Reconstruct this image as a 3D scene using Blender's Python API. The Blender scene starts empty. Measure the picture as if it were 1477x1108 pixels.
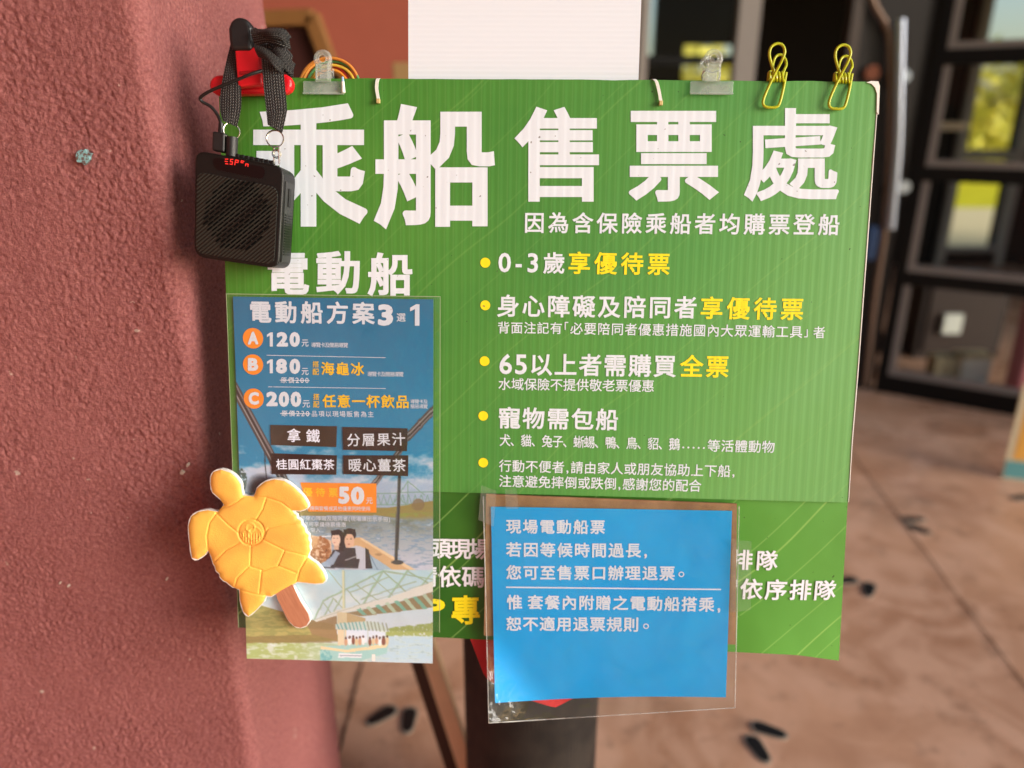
import bpy, bmesh, math, random
import numpy as np
from mathutils import Matrix, Vector
from mathutils.geometry import delaunay_2d_cdt
random.seed(7); rng = np.random.default_rng(7)
R = math.radians
S = bpy.context.scene
COL = S.collection

# ------------------------------------------------------------------ camera, sky, sun, exposure
FPX, PCX, PCY = 1080.0, 738.5, 554.0
CAM = np.array([0.0, 0.0, 1.45]); PITCH = R(20)
cam = bpy.data.cameras.new('camera'); camo = bpy.data.objects.new('camera', cam); COL.objects.link(camo)
camo.location = CAM; camo.rotation_euler = (R(90) - PITCH, 0, 0)
cam.sensor_width = 36; cam.lens = 36 * FPX / 1477; cam.clip_start = 0.01; cam.clip_end = 500
cam.dof.use_dof = True; cam.dof.focus_distance = 0.80; cam.dof.aperture_fstop = 2.0
S.camera = camo
w = bpy.data.worlds.new('World'); S.world = w; w.use_nodes = True
nt = w.node_tree; bg = nt.nodes['Background']; sky = nt.nodes.new('ShaderNodeTexSky')
SUN = Vector((0.87, -0.42, 0.24)).normalized()
sky.sky_type = 'NISHITA'; sky.sun_disc = False
sky.sun_elevation = math.asin(SUN.z); sky.sun_rotation = math.atan2(SUN.x, SUN.y)
sky.dust_density = 2.0
nt.links.new(sky.outputs[0], bg.inputs[0]); bg.inputs[1].default_value = 0.15
sun = bpy.data.lights.new('sun', 'SUN'); suno = bpy.data.objects.new('sun', sun); COL.objects.link(suno)
sun.energy = 3.0; sun.angle = R(34); sun.color = (1.0, 0.99, 0.985)
suno.rotation_euler = SUN.to_track_quat('Z', 'Y').to_euler(); suno.location = (3, -3, 5)
S.view_settings.view_transform = 'Standard'; S.view_settings.look = 'None'
S.view_settings.gamma = 1; S.view_settings.use_curve_mapping = False
S.view_settings.exposure = 0.42

# ------------------------------------------------------------------ where things stand
FW = np.array([0, math.cos(PITCH), -math.sin(PITCH)]); UP = np.array([0, math.sin(PITCH), math.cos(PITCH)]); RT = np.array([1., 0, 0])
def ray(px, py): return RT * (px - PCX) / FPX + FW - UP * (py - PCY) / FPX
def on_y(px, py, Y):
    d = ray(px, py); return CAM + d * (Y - CAM[1]) / d[1]
def on_z(px, py, Z=0.):
    d = ray(px, py); return CAM + d * (Z - CAM[2]) / d[2]
def on_plane(px, py, p0, n):
    d = ray(px, py); return CAM + d * (np.dot(np.array(p0) - CAM, n) / np.dot(d, n))
# plane of the hanging board: a rectangle 0.705 m wide leaning back a little
TL, TR, BR = [CAM + ray(*p) * l for p, l in (((315, 112), .8), ((1267, 118), .7754), ((1223, 725), .8328))]
bU = (TR - TL); bU /= np.linalg.norm(bU)
bV = TR - BR; bV -= bU * np.dot(bV, bU); bV /= np.linalg.norm(bV)
bN = np.cross(bU, bV)
BC = (TL + BR) / 2
MB = Matrix(((bU[0], bV[0], bN[0], BC[0]), (bU[1], bV[1], bN[1], BC[1]), (bU[2], bV[2], bN[2], BC[2]), (0, 0, 0, 1)))
MI = Matrix.Identity(4)
def bl(px, py, w=0.0):
    """point of the board's own frame (metres right, up, out of the board)"""
    P = on_plane(px, py, BC + bN * w, bN) - BC
    return (float(P @ bU), float(P @ bV), float(w))
MM = 0.00074   # metres per photo pixel at the board

# ------------------------------------------------------------------ scene helpers
BASE = {}; FRAME = {}
def props(o, label=None, cat=None, group=None, kind=None):
    if label: o['label'] = label
    if cat: o['category'] = cat
    if group: o['group'] = group
    if kind: o['kind'] = kind
    return o
def thing(name, label, cat, base=(0, 0, 0), frame=MI, group=None):
    o = bpy.data.objects.new(name, None); COL.objects.link(o); o.empty_display_size = .05
    o.matrix_world = frame @ Matrix.Translation(base); BASE[o.name] = Vector(base); FRAME[o.name] = frame
    return props(o, label, cat, group)
def mk(name, vf, mat, parent=None, base=None, frame=MI, smooth=False):
    vs, fs = vf
    if parent is not None: b = BASE[parent.name]
    else: b = Vector(base) if base is not None else Vector((0, 0, 0))
    va = np.asarray(vs, float).reshape(-1, 3) - np.array(b)
    me = bpy.data.meshes.new(name); me.from_pydata(va.tolist(), [], [tuple(f) for f in fs]); me.update()
    if smooth: me.polygons.foreach_set('use_smooth', [True] * len(me.polygons)); me.set_sharp_from_angle(angle=R(42))
    me.materials.append(mat)
    o = bpy.data.objects.new(name, me); COL.objects.link(o)
    if parent is not None: o.parent = parent
    else: o.matrix_world = frame @ Matrix.Translation(b)
    BASE[o.name] = b
    return o
def copy_tree(o, parent=None):
    c = o.copy(); COL.objects.link(c); c.parent = parent; BASE[c.name] = BASE[o.name]
    if parent is not None: c.matrix_parent_inverse = o.matrix_parent_inverse
    for ch in list(o.children): copy_tree(ch, c)
    return c
def join(*parts):
    V = []; F = []
    for vs, fs in parts:
        n = len(V); V += [tuple(v) for v in vs]; F += [tuple(i + n for i in f) for f in fs]
    return V, F
def box(x0, x1, y0, y1, z0, z1):
    v = [(x, y, z) for x in (x0, x1) for y in (y0, y1) for z in (z0, z1)]
    return v, [(0, 1, 3, 2), (4, 6, 7, 5), (0, 4, 5, 1), (2, 3, 7, 6), (0, 2, 6, 4), (1, 5, 7, 3)]
def bevelled(vf, r, seg=3, smooth=True):
    bm = bmesh.new(); vs = [bm.verts.new(v) for v in vf[0]]
    for f in vf[1]: bm.faces.new([vs[i] for i in f])
    bmesh.ops.recalc_face_normals(bm, faces=bm.faces)
    bmesh.ops.bevel(bm, geom=[e for e in bm.edges if e.calc_face_angle(0) > .5], offset=r, segments=seg, affect='EDGES', profile=.5)
    out = ([tuple(v.co) for v in bm.verts], [tuple(v.index for v in f.verts) for f in bm.faces]); bm.free(); return out
def catmull(P, n=6, closed=False):
    P = np.asarray(P, float); out = []; m = len(P)
    for i in range(m if closed else m - 1):
        if closed: a, b, c, d = P[(i - 1) % m], P[i], P[(i + 1) % m], P[(i + 2) % m]
        else: a, b, c, d = P[max(i - 1, 0)], P[i], P[i + 1], P[min(i + 2, m - 1)]
        for k in range(n):
            t = k / n
            out.append(.5 * ((2 * b) + (c - a) * t + (2 * a - 5 * b + 4 * c - d) * t * t + (3 * b - a - 3 * c + d) * t ** 3))
    if not closed: out.append(P[-1])
    return np.array(out)
def tube(P, r, seg=10, closed=False, smooth_n=6):
    if smooth_n: P = catmull(P, smooth_n, closed)
    P = np.asarray(P, float); n = len(P); rr = np.broadcast_to(np.asarray(r, float), (n,)) if np.ndim(r) == 0 else np.interp(np.linspace(0, 1, n), np.linspace(0, 1, len(r)), r)
    T = (np.roll(P, -1, 0) - np.roll(P, 1, 0)) if closed else np.gradient(P, axis=0)
    T /= np.linalg.norm(T, axis=1)[:, None] + 1e-12
    a = np.array([0, 0, 1.]) if abs(T[0][2]) < .9 else np.array([1., 0, 0])
    N = np.cross(T[0], a); N /= np.linalg.norm(N); V = []
    for i in range(n):
        N = N - T[i] * (N @ T[i]); N /= np.linalg.norm(N); B = np.cross(T[i], N)
        for k in range(seg):
            q = 2 * math.pi * k / seg; V.append(P[i] + rr[i] * (math.cos(q) * N + math.sin(q) * B))
    F = []
    for i in range(n if closed else n - 1):
        j = (i + 1) % n
        for k in range(seg):
            l = (k + 1) % seg; F.append((i * seg + k, i * seg + l, j * seg + l, j * seg + k))
    if not closed: F += [tuple(range(seg))[::-1], tuple((n - 1) * seg + k for k in range(seg))]
    return [tuple(v) for v in V], F
def ring(c, r, wr, ax=(0, 0, 1), seg=40):
    ax = Vector(ax).normalized(); u = ax.orthogonal().normalized(); v = ax.cross(u)
    P = [Vector(c) + (u * math.cos(t) + v * math.sin(t)) * r for t in np.linspace(0, 2 * math.pi, seg, endpoint=False)]
    return tube([tuple(p) for p in P], wr, 8, True, 0)
def cyl(p0, p1, r0, r1=None, seg=24):
    return tube([p0, p1], [r0, r1 if r1 is not None else r0], seg, False, 0)
def sheet(f, nx, ny, th=0.0003):
    """solid thin sheet: f(s,t) -> board-frame point of its front; s right, t down"""
    V = []; F = []
    for k in (0, 1):
        for j in range(ny + 1):
            for i in range(nx + 1):
                p = f(i / nx, j / ny); V.append((p[0], p[1], p[2] - k * th))
    m = (nx + 1); n = m * (ny + 1)
    for j in range(ny):
        for i in range(nx):
            a = j * m + i; F.append((a, a + m, a + m + 1, a + 1)); F.append((n + a, n + a + 1, n + a + m + 1, n + a + m))
    for i in range(nx):
        a = i; F.append((a, a + 1, n + a + 1, n + a)); b = ny * m + i; F.append((b, n + b, n + b + 1, b + 1))
    for j in range(ny):
        a = j * m; F.append((a, n + a, n + a + m, a + m)); b = j * m + nx; F.append((b, b + m, n + b + m, n + b))
    return V, F
def quadsheet(c, wf=0.0, nx=1, ny=1, th=0.0003):
    """c: TL,TR,BR,BL photo pixels"""
    c = np.array(c, float)
    def f(s, t):
        p = (1 - t) * ((1 - s) * c[0] + s * c[1]) + t * ((1 - s) * c[3] + s * c[2])
        return bl(p[0], p[1], wf(s, t) if callable(wf) else wf)
    return sheet(f, nx, ny, th)
def prism(poly, z0, z1, frame_pts=None):
    """poly: list of (x,y) in metres; extruded between z0 and z1"""
    n = len(poly); a = sum(poly[i][0] * poly[(i + 1) % n][1] - poly[(i + 1) % n][0] * poly[i][1] for i in range(n))
    if a < 0: poly = poly[::-1]
    V = [(x, y, z0) for x, y in poly] + [(x, y, z1) for x, y in poly]
    F = [tuple(range(n))[::-1], tuple(range(n, 2 * n))] + [(i, (i + 1) % n, n + (i + 1) % n, n + i) for i in range(n)]
    return V, F
def pxpoly(pts, w): return [bl(x, y, w)[:2] for x, y in pts]

# ------------------------------------------------------------------ materials
def lin(r, g, b):
    f = lambda c: (c / 255 / 12.92) if c <= 10 else ((c / 255 + .055) / 1.055) ** 2.4
    return (f(r), f(g), f(b), 1)
class NB:
    def __init__(s, name):
        s.m = bpy.data.materials.new(name); s.m.use_nodes = True; s.t = s.m.node_tree; s.p = s.t.nodes['Principled BSDF']; s.out = s.t.nodes['Material Output']
    def n(s, ty, **kw):
        nd = s.t.nodes.new('ShaderNode' + ty)
        for k, v in kw.items():
            if k in nd.inputs: nd.inputs[k].default_value = v
            else: setattr(nd, k, v)
        return nd
    def l(s, a, b): s.t.links.new(a, b)
    def math(s, op, a, b=None, c=None):
        nd = s.n('Math', operation=op)
        for i, x in enumerate((a, b, c)):
            if x is None: continue
            if isinstance(x, (int, float)): nd.inputs[i].default_value = x
            else: s.l(x, nd.inputs[i])
        return nd.outputs[0]
    def mix(s, fac, a, b):
        nd = s.n('MixRGB')
        for i, x in enumerate((fac, a, b)):
            if isinstance(x, (int, float)): nd.inputs[i].default_value = x
            elif isinstance(x, tuple): nd.inputs[i].default_value = x
            else: s.l(x, nd.inputs[i])
        return nd.outputs[0]
    def coord(s): return s.n('TexCoord').outputs['Object']
    def xyz(s, c=None):
        nd = s.n('SeparateXYZ'); s.l(c or s.coord(), nd.inputs[0]); return nd.outputs
    def noise(s, scale, detail=4, rough=.6, vec=None, dim=None):
        nd = s.n('TexNoise'); nd.inputs['Scale'].default_value = scale; nd.inputs['Detail'].default_value = detail; nd.inputs['Roughness'].default_value = rough
        s.l(vec or s.coord(), nd.inputs['Vector']); return nd.outputs[0]
    def ramp(s, f, *st):
        nd = s.n('ValToRGB'); cr = nd.color_ramp
        while len(cr.elements) < len(st): cr.elements.new(.5)
        for e, (p, c) in zip(cr.elements, st): e.position = p; e.color = c if isinstance(c, tuple) else (c, c, c, 1)
        s.l(f, nd.inputs[0]); return nd.outputs[0]
    def bump(s, h, dist, strength=1.0, normal=None):
        nd = s.n('Bump'); nd.inputs['Strength'].default_value = strength; nd.inputs['Distance'].default_value = dist
        s.l(h, nd.inputs['Height'])
        if normal is not None: s.l(normal, nd.inputs['Normal'])
        s.l(nd.outputs[0], s.p.inputs['Normal']); return nd.outputs[0]
    def set(s, color=None, rough=.5, spec=.5, metal=0, **kw):
        if color is not None:
            if isinstance(color, tuple): s.p.inputs['Base Color'].default_value = color
            else: s.l(color, s.p.inputs['Base Color'])
        s.p.inputs['Roughness'].default_value = rough; s.p.inputs['Specular IOR Level'].default_value = spec; s.p.inputs['Metallic'].default_value = metal
        for k, v in kw.items(): s.p.inputs[k.replace('_', ' ')].default_value = v
        return s.m
def flat(name, rgb, rough=.5, spec=.4, var=.12, scale=60, metal=0, bump=0, bscale=300):
    b = NB(name); c = lin(*rgb); d = tuple(x * (1 - var) for x in c[:3]) + (1,); e = tuple(min(1, x * (1 + var)) for x in c[:3]) + (1,)
    nz = b.noise(scale)
    col = b.mix(nz, d, e)
    if bump: b.bump(b.noise(bscale), bump)
    return b.set(col, rough, spec, metal)

def stucco(name, c1, c2, c3):
    b = NB(name); n1 = b.noise(3, 3); n2 = b.noise(260, 6, .75)
    big = b.noise(150, 8, .72); fine = b.noise(700, 3, .7)
    h = b.math('ADD', b.math('MULTIPLY', big, 1.0), b.math('MULTIPLY', fine, .22))
    v = b.n('TexVoronoi'); v.inputs['Scale'].default_value = 330; b.l(b.coord(), v.inputs['Vector'])
    h = b.math('ADD', h, b.math('MULTIPLY', v.outputs['Distance'], .35))
    h = b.math('ADD', b.noise(430, 4, .7), b.math('MULTIPLY', h, .3)); b.bump(h, .0022, .9)
    base = b.mix(b.ramp(n1, (.35, 0.), (.7, 1.)), lin(*c1), lin(*c2))
    base = b.mix(b.ramp(b.noise(11, 5, .65), (.5, 0.), (.75, .35)), base, lin(112, 60, 56))
    col = b.mix(b.ramp(n2, (.40, 0.0), (.68, .6)), base, lin(*c3))
    col = b.mix(b.ramp(big, (.30, .65), (.46, 0.)), col, lin(84, 40, 38))
    sp = b.noise(55, 2); col = b.mix(b.ramp(sp, (.735, 0.), (.76, .55)), col, lin(205, 190, 175))
    return b.set(col, .85, .25)
M_stucco = stucco('plaster_red', (126, 72, 72), (140, 84, 82), (178, 120, 116))
M_wall = flat('wall_red', (154, 82, 66), .85, .2, .12, 6)
def floor_mat():
    b = NB('floor_concrete'); c = b.coord()
    n1 = b.noise(2.0, 6, .62, c); n2 = b.noise(9, 5, .6, c); n3 = b.noise(.9, 3, .5, c)
    w = b.n('TexNoise'); w.inputs['Scale'].default_value = 3; w.inputs['Distortion'].default_value = 2.2; w.inputs['Detail'].default_value = 7; b.l(c, w.inputs['Vector'])
    col = b.mix(b.ramp(n1, (.3, 0.), (.7, 1.)), lin(172, 126, 98), lin(216, 168, 136))
    col = b.mix(b.ramp(w.outputs[0], (.42, 0.), (.62, .7)), col, lin(224, 180, 152))
    col = b.mix(b.ramp(n2, (.25, .6), (.45, 0.)), col, lin(116, 84, 64))
    col = b.mix(b.ramp(n3, (.55, 0.), (.75, .5)), col, lin(184, 160, 142))
    col = b.mix(b.ramp(b.noise(40, 3, .6, c), (.66, 0.), (.74, .4)), col, lin(80, 62, 50))
    b.bump(n2, .0012, .3)
    b.l(b.ramp(n1, (.3, .20), (.7, .42)), b.p.inputs['Roughness'])
    m = b.set(col, .42, .5); b.l(b.ramp(n1, (.3, .20), (.7, .42)), b.p.inputs['Roughness']); return m
M_floor = floor_mat()

# board print: green leaf with diagonal veins; the same relief node is shared by the white lettering
def corrugation(b, amp=1.0):
    x, y, z = b.xyz()
    u = b.math('ADD', b.math('MULTIPLY', x, 2 * math.pi / .0096), b.math('MULTIPLY', b.noise(9, 2), 1.2))
    s = b.math('SINE', u)
    s2 = b.math('POWER', b.math('ABSOLUTE', b.math('SINE', b.math('MULTIPLY', u, .5))), 6.0)
    v = b.n('CombineXYZ'); b.l(b.math('MULTIPLY', x, 45.0), v.inputs[0]); b.l(b.math('MULTIPLY', y, 4.0), v.inputs[1])
    nz = b.noise(1.0, 3, .6, v.outputs[0])
    h = b.math('ADD', b.math('ADD', b.math('MULTIPLY', s, .35), b.math('MULTIPLY', s2, .5)), b.math('MULTIPLY', nz, 1.6))
    b.bump(h, .00013 * amp, 1.0)
    return h
def veins(b, ang, freq, width, wob=.3):
    x, y, z = b.xyz(); a = R(ang)
    t = b.math('ADD', b.math('MULTIPLY', x, math.sin(a)), b.math('MULTIPLY', y, -math.cos(a)))
    t = b.math('MULTIPLY_ADD', t, freq, b.math('MULTIPLY', b.noise(3.0, 1), wob))
    f = b.math('FRACT', t)
    d = b.math('ABSOLUTE', b.math('SUBTRACT', f, .5))
    return b.ramp(d, (0., 1.), (width, 0.))
def print_green(name, corr):
    b = NB(name); x, y, z = b.xyz()
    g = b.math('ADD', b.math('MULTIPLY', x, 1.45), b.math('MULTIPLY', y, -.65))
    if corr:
        col = b.ramp(b.math('ADD', g, .5), (0., lin(63, 122, 36)), (.45, lin(68, 132, 52)), (.72, lin(82, 148, 68)), (1., lin(112, 170, 96)))  # lighter to the right: leaf print plus side-light sheen put into the colour
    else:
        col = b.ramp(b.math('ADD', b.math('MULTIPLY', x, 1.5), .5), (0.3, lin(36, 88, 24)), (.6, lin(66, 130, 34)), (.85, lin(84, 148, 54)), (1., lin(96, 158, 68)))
    n = b.noise(6, 4); col = b.mix(b.ramp(n, (.35, 0.), (.7, .35)), col, lin(100, 160, 60))
    v1 = veins(b, 44, 19, .022, .8); v2 = veins(b, 44, 8.3, .012, .5)
    k = .11 if corr else .5
    col = b.mix(b.math('MULTIPLY', v1, k), col, lin(150, 195, 105)); col = b.mix(b.math('MULTIPLY', v2, k * 1.2), col, lin(165, 205, 110))
    col = b.mix(b.math('MULTIPLY', b.noise(900, 2), .12), col, lin(40, 80, 30))
    col = b.mix(b.ramp(b.noise(180, 2, .4), (.765, 0.), (.775, .8)), col, lin(45, 50, 30))
    if corr:
        h = corrugation(b)
        ridge = b.ramp(b.math('SINE', b.math('ADD', b.math('MULTIPLY', x, 2 * math.pi / .0096), b.math('MULTIPLY', b.noise(9, 2), 1.2))), (.80, 0.), (1., .08))
        col = b.mix(ridge, col, lin(150, 190, 120))
    else: b.bump(b.noise(14, 2), .004, .5)
    return b.set(col, .48 if corr else .38, .4)
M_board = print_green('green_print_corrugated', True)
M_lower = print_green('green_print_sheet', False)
def ink(name, rgb, rough=.5, corr=True):
    b = NB(name); c = lin(*rgb)
    col = b.mix(b.noise(25, 4), tuple(x * .93 for x in c[:3]) + (1,), c)
    col = b.mix(b.ramp(b.noise(190, 2, .4), (.74, 0.), (.75, .75)), col, lin(90, 80, 75))
    if corr: corrugation(b, .8)
    return b.set(col, rough, .35)
M_white = ink('white_ink', (222, 230, 240)); M_yellow = ink('yellow_ink', (252, 226, 28))
M_white2 = ink('white_ink_flat', (236, 236, 246), .45, False); M_yellow2 = ink('yellow_ink_flat', (250, 200, 40), .45, False)
M_yel3 = ink('yellow_ink_sheet', (246, 224, 30), .45, False)
M_lilac = ink('pale_ink', (226, 232, 250), .45, False)
M_orange = flat('orange_print', (250, 148, 48), .45, .3, .04); M_orange_ink = flat('dark_orange_ink', (226, 96, 30), .45, .3, .04)
M_core = flat('board_core_white', (232, 230, 224), .6)

# ------------------------------------------------------------------ lettering (Blender's own built-in font, thickened by a true 2D union)
_cur = bpy.data.curves.new('glyph_source', 'FONT'); _cur.resolution_u = 3; _cob = bpy.data.objects.new('glyph_source', _cur); COL.objects.link(_cob)
_gc = {}
ADV = {' ': .33, '-': .36, '.': .42, ',': .40, '(': .42, ')': .42}
def adv(ch):
    if ch in ADV: return ADV[ch]
    if ch.isdigit() or (ch.isascii() and ch.isalpha()): return .60
    return 1.0
def glyph(ch, wt, sharp=True):
    """(verts2d, tris) in em units with strokes widened by wt em on each side"""
    key = (ch, round(wt, 4), sharp)
    if key in _gc: return _gc[key]
    _cur.body = ch
    me = bpy.data.meshes.new_from_object(_cob.evaluated_get(bpy.context.evaluated_depsgraph_get()))
    bm = bmesh.new(); bm.from_mesh(me); bpy.data.meshes.remove(me)
    bmesh.ops.remove_doubles(bm, verts=bm.verts, dist=1e-4)
    bmesh.ops.dissolve_degenerate(bm, dist=1e-5, edges=bm.edges)
    bmesh.ops.triangulate(bm, faces=bm.faces)
    bm.verts.index_update()
    V = [Vector((v.co.x, v.co.y)) for v in bm.verts]; F = []
    for f in bm.faces:
        t = [v.index for v in f.verts]; a, b_, c = (V[i] for i in t)
        if (b_ - a).cross(c - a) < 0: t.reverse()
        F.append(t)
    if wt > 0 and F:
        ec = {}
        for t in F:
            for i in range(3): ec[(t[i], t[(i + 1) % 3])] = 1
        bd = [(a, b_) for (a, b_) in ec if (b_, a) not in ec]
        nxt = {a: b_ for a, b_ in bd}
        V2 = list(V); F2 = [list(t) for t in F]
        nrm = {}
        for a, b_ in bd:
            d = V[b_] - V[a]
            if d.length < 1e-7: continue
            d.normalize(); n = Vector((d.y, -d.x)) * wt; nrm[(a, b_)] = n
            i = len(V2); V2 += [V[a] + n, V[b_] + n]; F2.append([a, i, i + 1, b_])
        for (a, b_), n in nrm.items():
            c = nxt.get(b_)
            if c is None or (b_, c) not in nrm: continue
            n2 = nrm[(b_, c)]
            if n.cross(n2) > 1e-9:      # convex corner: join
                i = len(V2); m = (n + n2); k = m.dot(m)
                cosa = n.dot(n2) / (wt * wt)
                if sharp and cosa > -.3: V2 += [V[b_] + n, V[b_] + m * (2 * wt * wt / k), V[b_] + n2]; F2.append([b_, i, i + 1, i + 2])
                elif cosa > -.98:
                    mm = m.normalized() * wt; V2 += [V[b_] + n, V[b_] + (n + mm).normalized() * wt, V[b_] + mm, V[b_] + (n2 + mm).normalized() * wt, V[b_] + n2]; F2.append([b_, i, i + 1, i + 2, i + 3, i + 4])
        es = {tuple(sorted((f[i], f[(i + 1) % len(f)]))) for f in F2 for i in range(len(f))}
        r = delaunay_2d_cdt(V2, [e for e in es if e[0] != e[1]], [], 0, 1e-5, False)
        V = r[0]; VV = np.array([tuple(v) for v in V]); T = np.array(r[2]); cen = VV[T].mean(1); hit = np.zeros(len(T), bool)
        Q = np.array([tuple(v) for v in V2])
        TT = []
        for f in F2:
            for i in range(1, len(f) - 1): TT.append((f[0], f[i], f[i + 1]))
        TT = Q[np.array(TT)]
        cr = lambda a, b_, p: (b_[:, 0] - a[:, 0])[None] * (p[:, 1:2] - a[:, 1][None]) - (b_[:, 1] - a[:, 1])[None] * (p[:, :1] - a[:, 0][None])
        a_, b2, c_ = TT[:, 0], TT[:, 1], TT[:, 2]
        s1, s2, s3 = cr(a_, b2, cen), cr(b2, c_, cen), cr(c_, a_, cen)
        hit = (((s1 >= 0) & (s2 >= 0) & (s3 >= 0)) | ((s1 <= 0) & (s2 <= 0) & (s3 <= 0))).any(1)
        F = [tuple(t) for t in T[hit].tolist()]
    bm.free()
    F = [t if (V[t[1]] - V[t[0]]).cross(V[t[2]] - V[t[0]]) > 0 else list(t)[::-1] for t in F]
    out = (np.array([tuple(v) for v in V]).reshape(-1, 2), [tuple(t) for t in F]); _gc[key] = out
    return out
def line(s, x0, x1, y0, y1, h, wt=.022, w=.0004, sharp=True, squeeze=1.0, latin=1.0):
    """s printed between photo x0..x1; ink top at y0 (left end) and y1 (right end), ink height h px."""
    a = np.array(bl(x0, y0, w)); b_ = np.array(bl(x1, y1, w)); hh = np.linalg.norm(np.array(bl(x0, y0 + h, w)) - a)
    ex = b_ - a; L = np.linalg.norm(ex); ex /= L; ey = np.array([-ex[1], ex[0], 0])
    em = hh / (.92 + 2 * wt); A = [adv(c) * (latin if c.isdigit() else 1) * squeeze for c in s]
    pad = .035 - wt
    tot = sum(A) * em; tr = (L - (tot - 2 * pad * em)) / max(1, len(s) - 1)
    x = -pad * em; V = []; F = []
    for c, ad in zip(s, A):
        if c != ' ':
            P, T = glyph(c, wt, sharp); k = len(V)
            if c.isdigit() or (c.isascii() and c.isalpha()):
                sc = 1.18 * latin; cx = (P[:, 0].max() + P[:, 0].min()) / 2
                gx = ((P[:, 0] - cx) * sc + ad / 2 / squeeze) * squeeze; gy = P[:, 1] * sc - .03
            elif c in '-.,()':
                cx = (P[:, 0].max() + P[:, 0].min()) / 2; gx = (P[:, 0] - cx) + ad / 2; gy = P[:, 1] * (1.1)
            else: gx = P[:, 0] * squeeze; gy = P[:, 1]
            for X, Y in zip(x + gx * em, gy * em):
                q = a + ex * X + ey * (Y - (.84 + wt) * em); V.append(tuple(q))
            F += [tuple(i + k for i in t) for t in T]
        x += ad * em + tr
    return V, F
def fit(c, x0, x1, y0, y1, wt=.03, w=.0004, sharp=True, skew=0.0):
    """one character stretched to fill a photo-pixel box; skew: drop in px of the right side"""
    P, T = glyph(c, wt, sharp); mn = P.min(0); mx = P.max(0); V = []
    for p in P:
        s = (p[0] - mn[0]) / (mx[0] - mn[0]); t = (mx[1] - p[1]) / (mx[1] - mn[1])
        V.append(bl(x0 + s * (x1 - x0), y0 + t * (y1 - y0) + s * skew, w))
    return V, T
def disc(px, py, r, w, n=28):
    c = np.array(bl(px, py, w)); rr = r * MM
    return [tuple(c)] + [tuple(c + np.array([math.cos(t), math.sin(t), 0]) * rr) for t in np.linspace(0, 2 * math.pi, n, endpoint=False)], [(0, i + 1, (i + 1) % n + 1) for i in range(n)]

# ================================================================== SETTING
def struct(name, vf, mat, smooth=False):
    o = mk(name, vf, mat, smooth=smooth); o['kind'] = 'structure'; return o
def rect(x0, x1, y0, y1, z): return [(x0, y0, z), (x1, y0, z), (x1, y1, z), (x0, y1, z)], [(0, 1, 2, 3)]
M_grass = flat('yellow_meadow', (238, 218, 44), .9, .1, .25, 3)
M_sand = flat('pale_sand', (255, 226, 172), .9, .1, .08, 5)
struct('meadow_ground', rect(-200, 200, -200, 300, -.02), M_grass)
struct('sand_path', rect(-30, 40, 7.4, 12.3, -.008), M_sand)
struct('floor', rect(-7, 9, -6, 7.6, 0), M_floor)
M_joint = flat('floor_joint_grime', (92, 68, 56), .9, .1)
def joint(p, q, wd):
    a = Vector(on_z(*p)); b = Vector(on_z(*q)); d = (b - a).normalized(); n = Vector((-d.y, d.x, 0)) * wd / 2; pts = []
    k = 24
    V = []; F = []
    for i in range(k + 1):
        c = a.lerp(b, i / k) + n.normalized() * random.uniform(-.002, .002); ww = random.uniform(.6, 1.2)
        V += [tuple(c - n * ww + Vector((0, 0, .003))), tuple(c + n * ww + Vector((0, 0, .003)))]
    for i in range(k): F.append((2 * i, 2 * i + 2, 2 * i + 3, 2 * i + 1))
    return V, F
fl = bpy.data.objects['floor']
mk('floor_joint', joint((523, 955), (470, 1160), .009), M_joint, fl)
mk('floor_joint', joint((1225, 650), (1560, 1100), .005), M_joint, fl)

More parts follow.
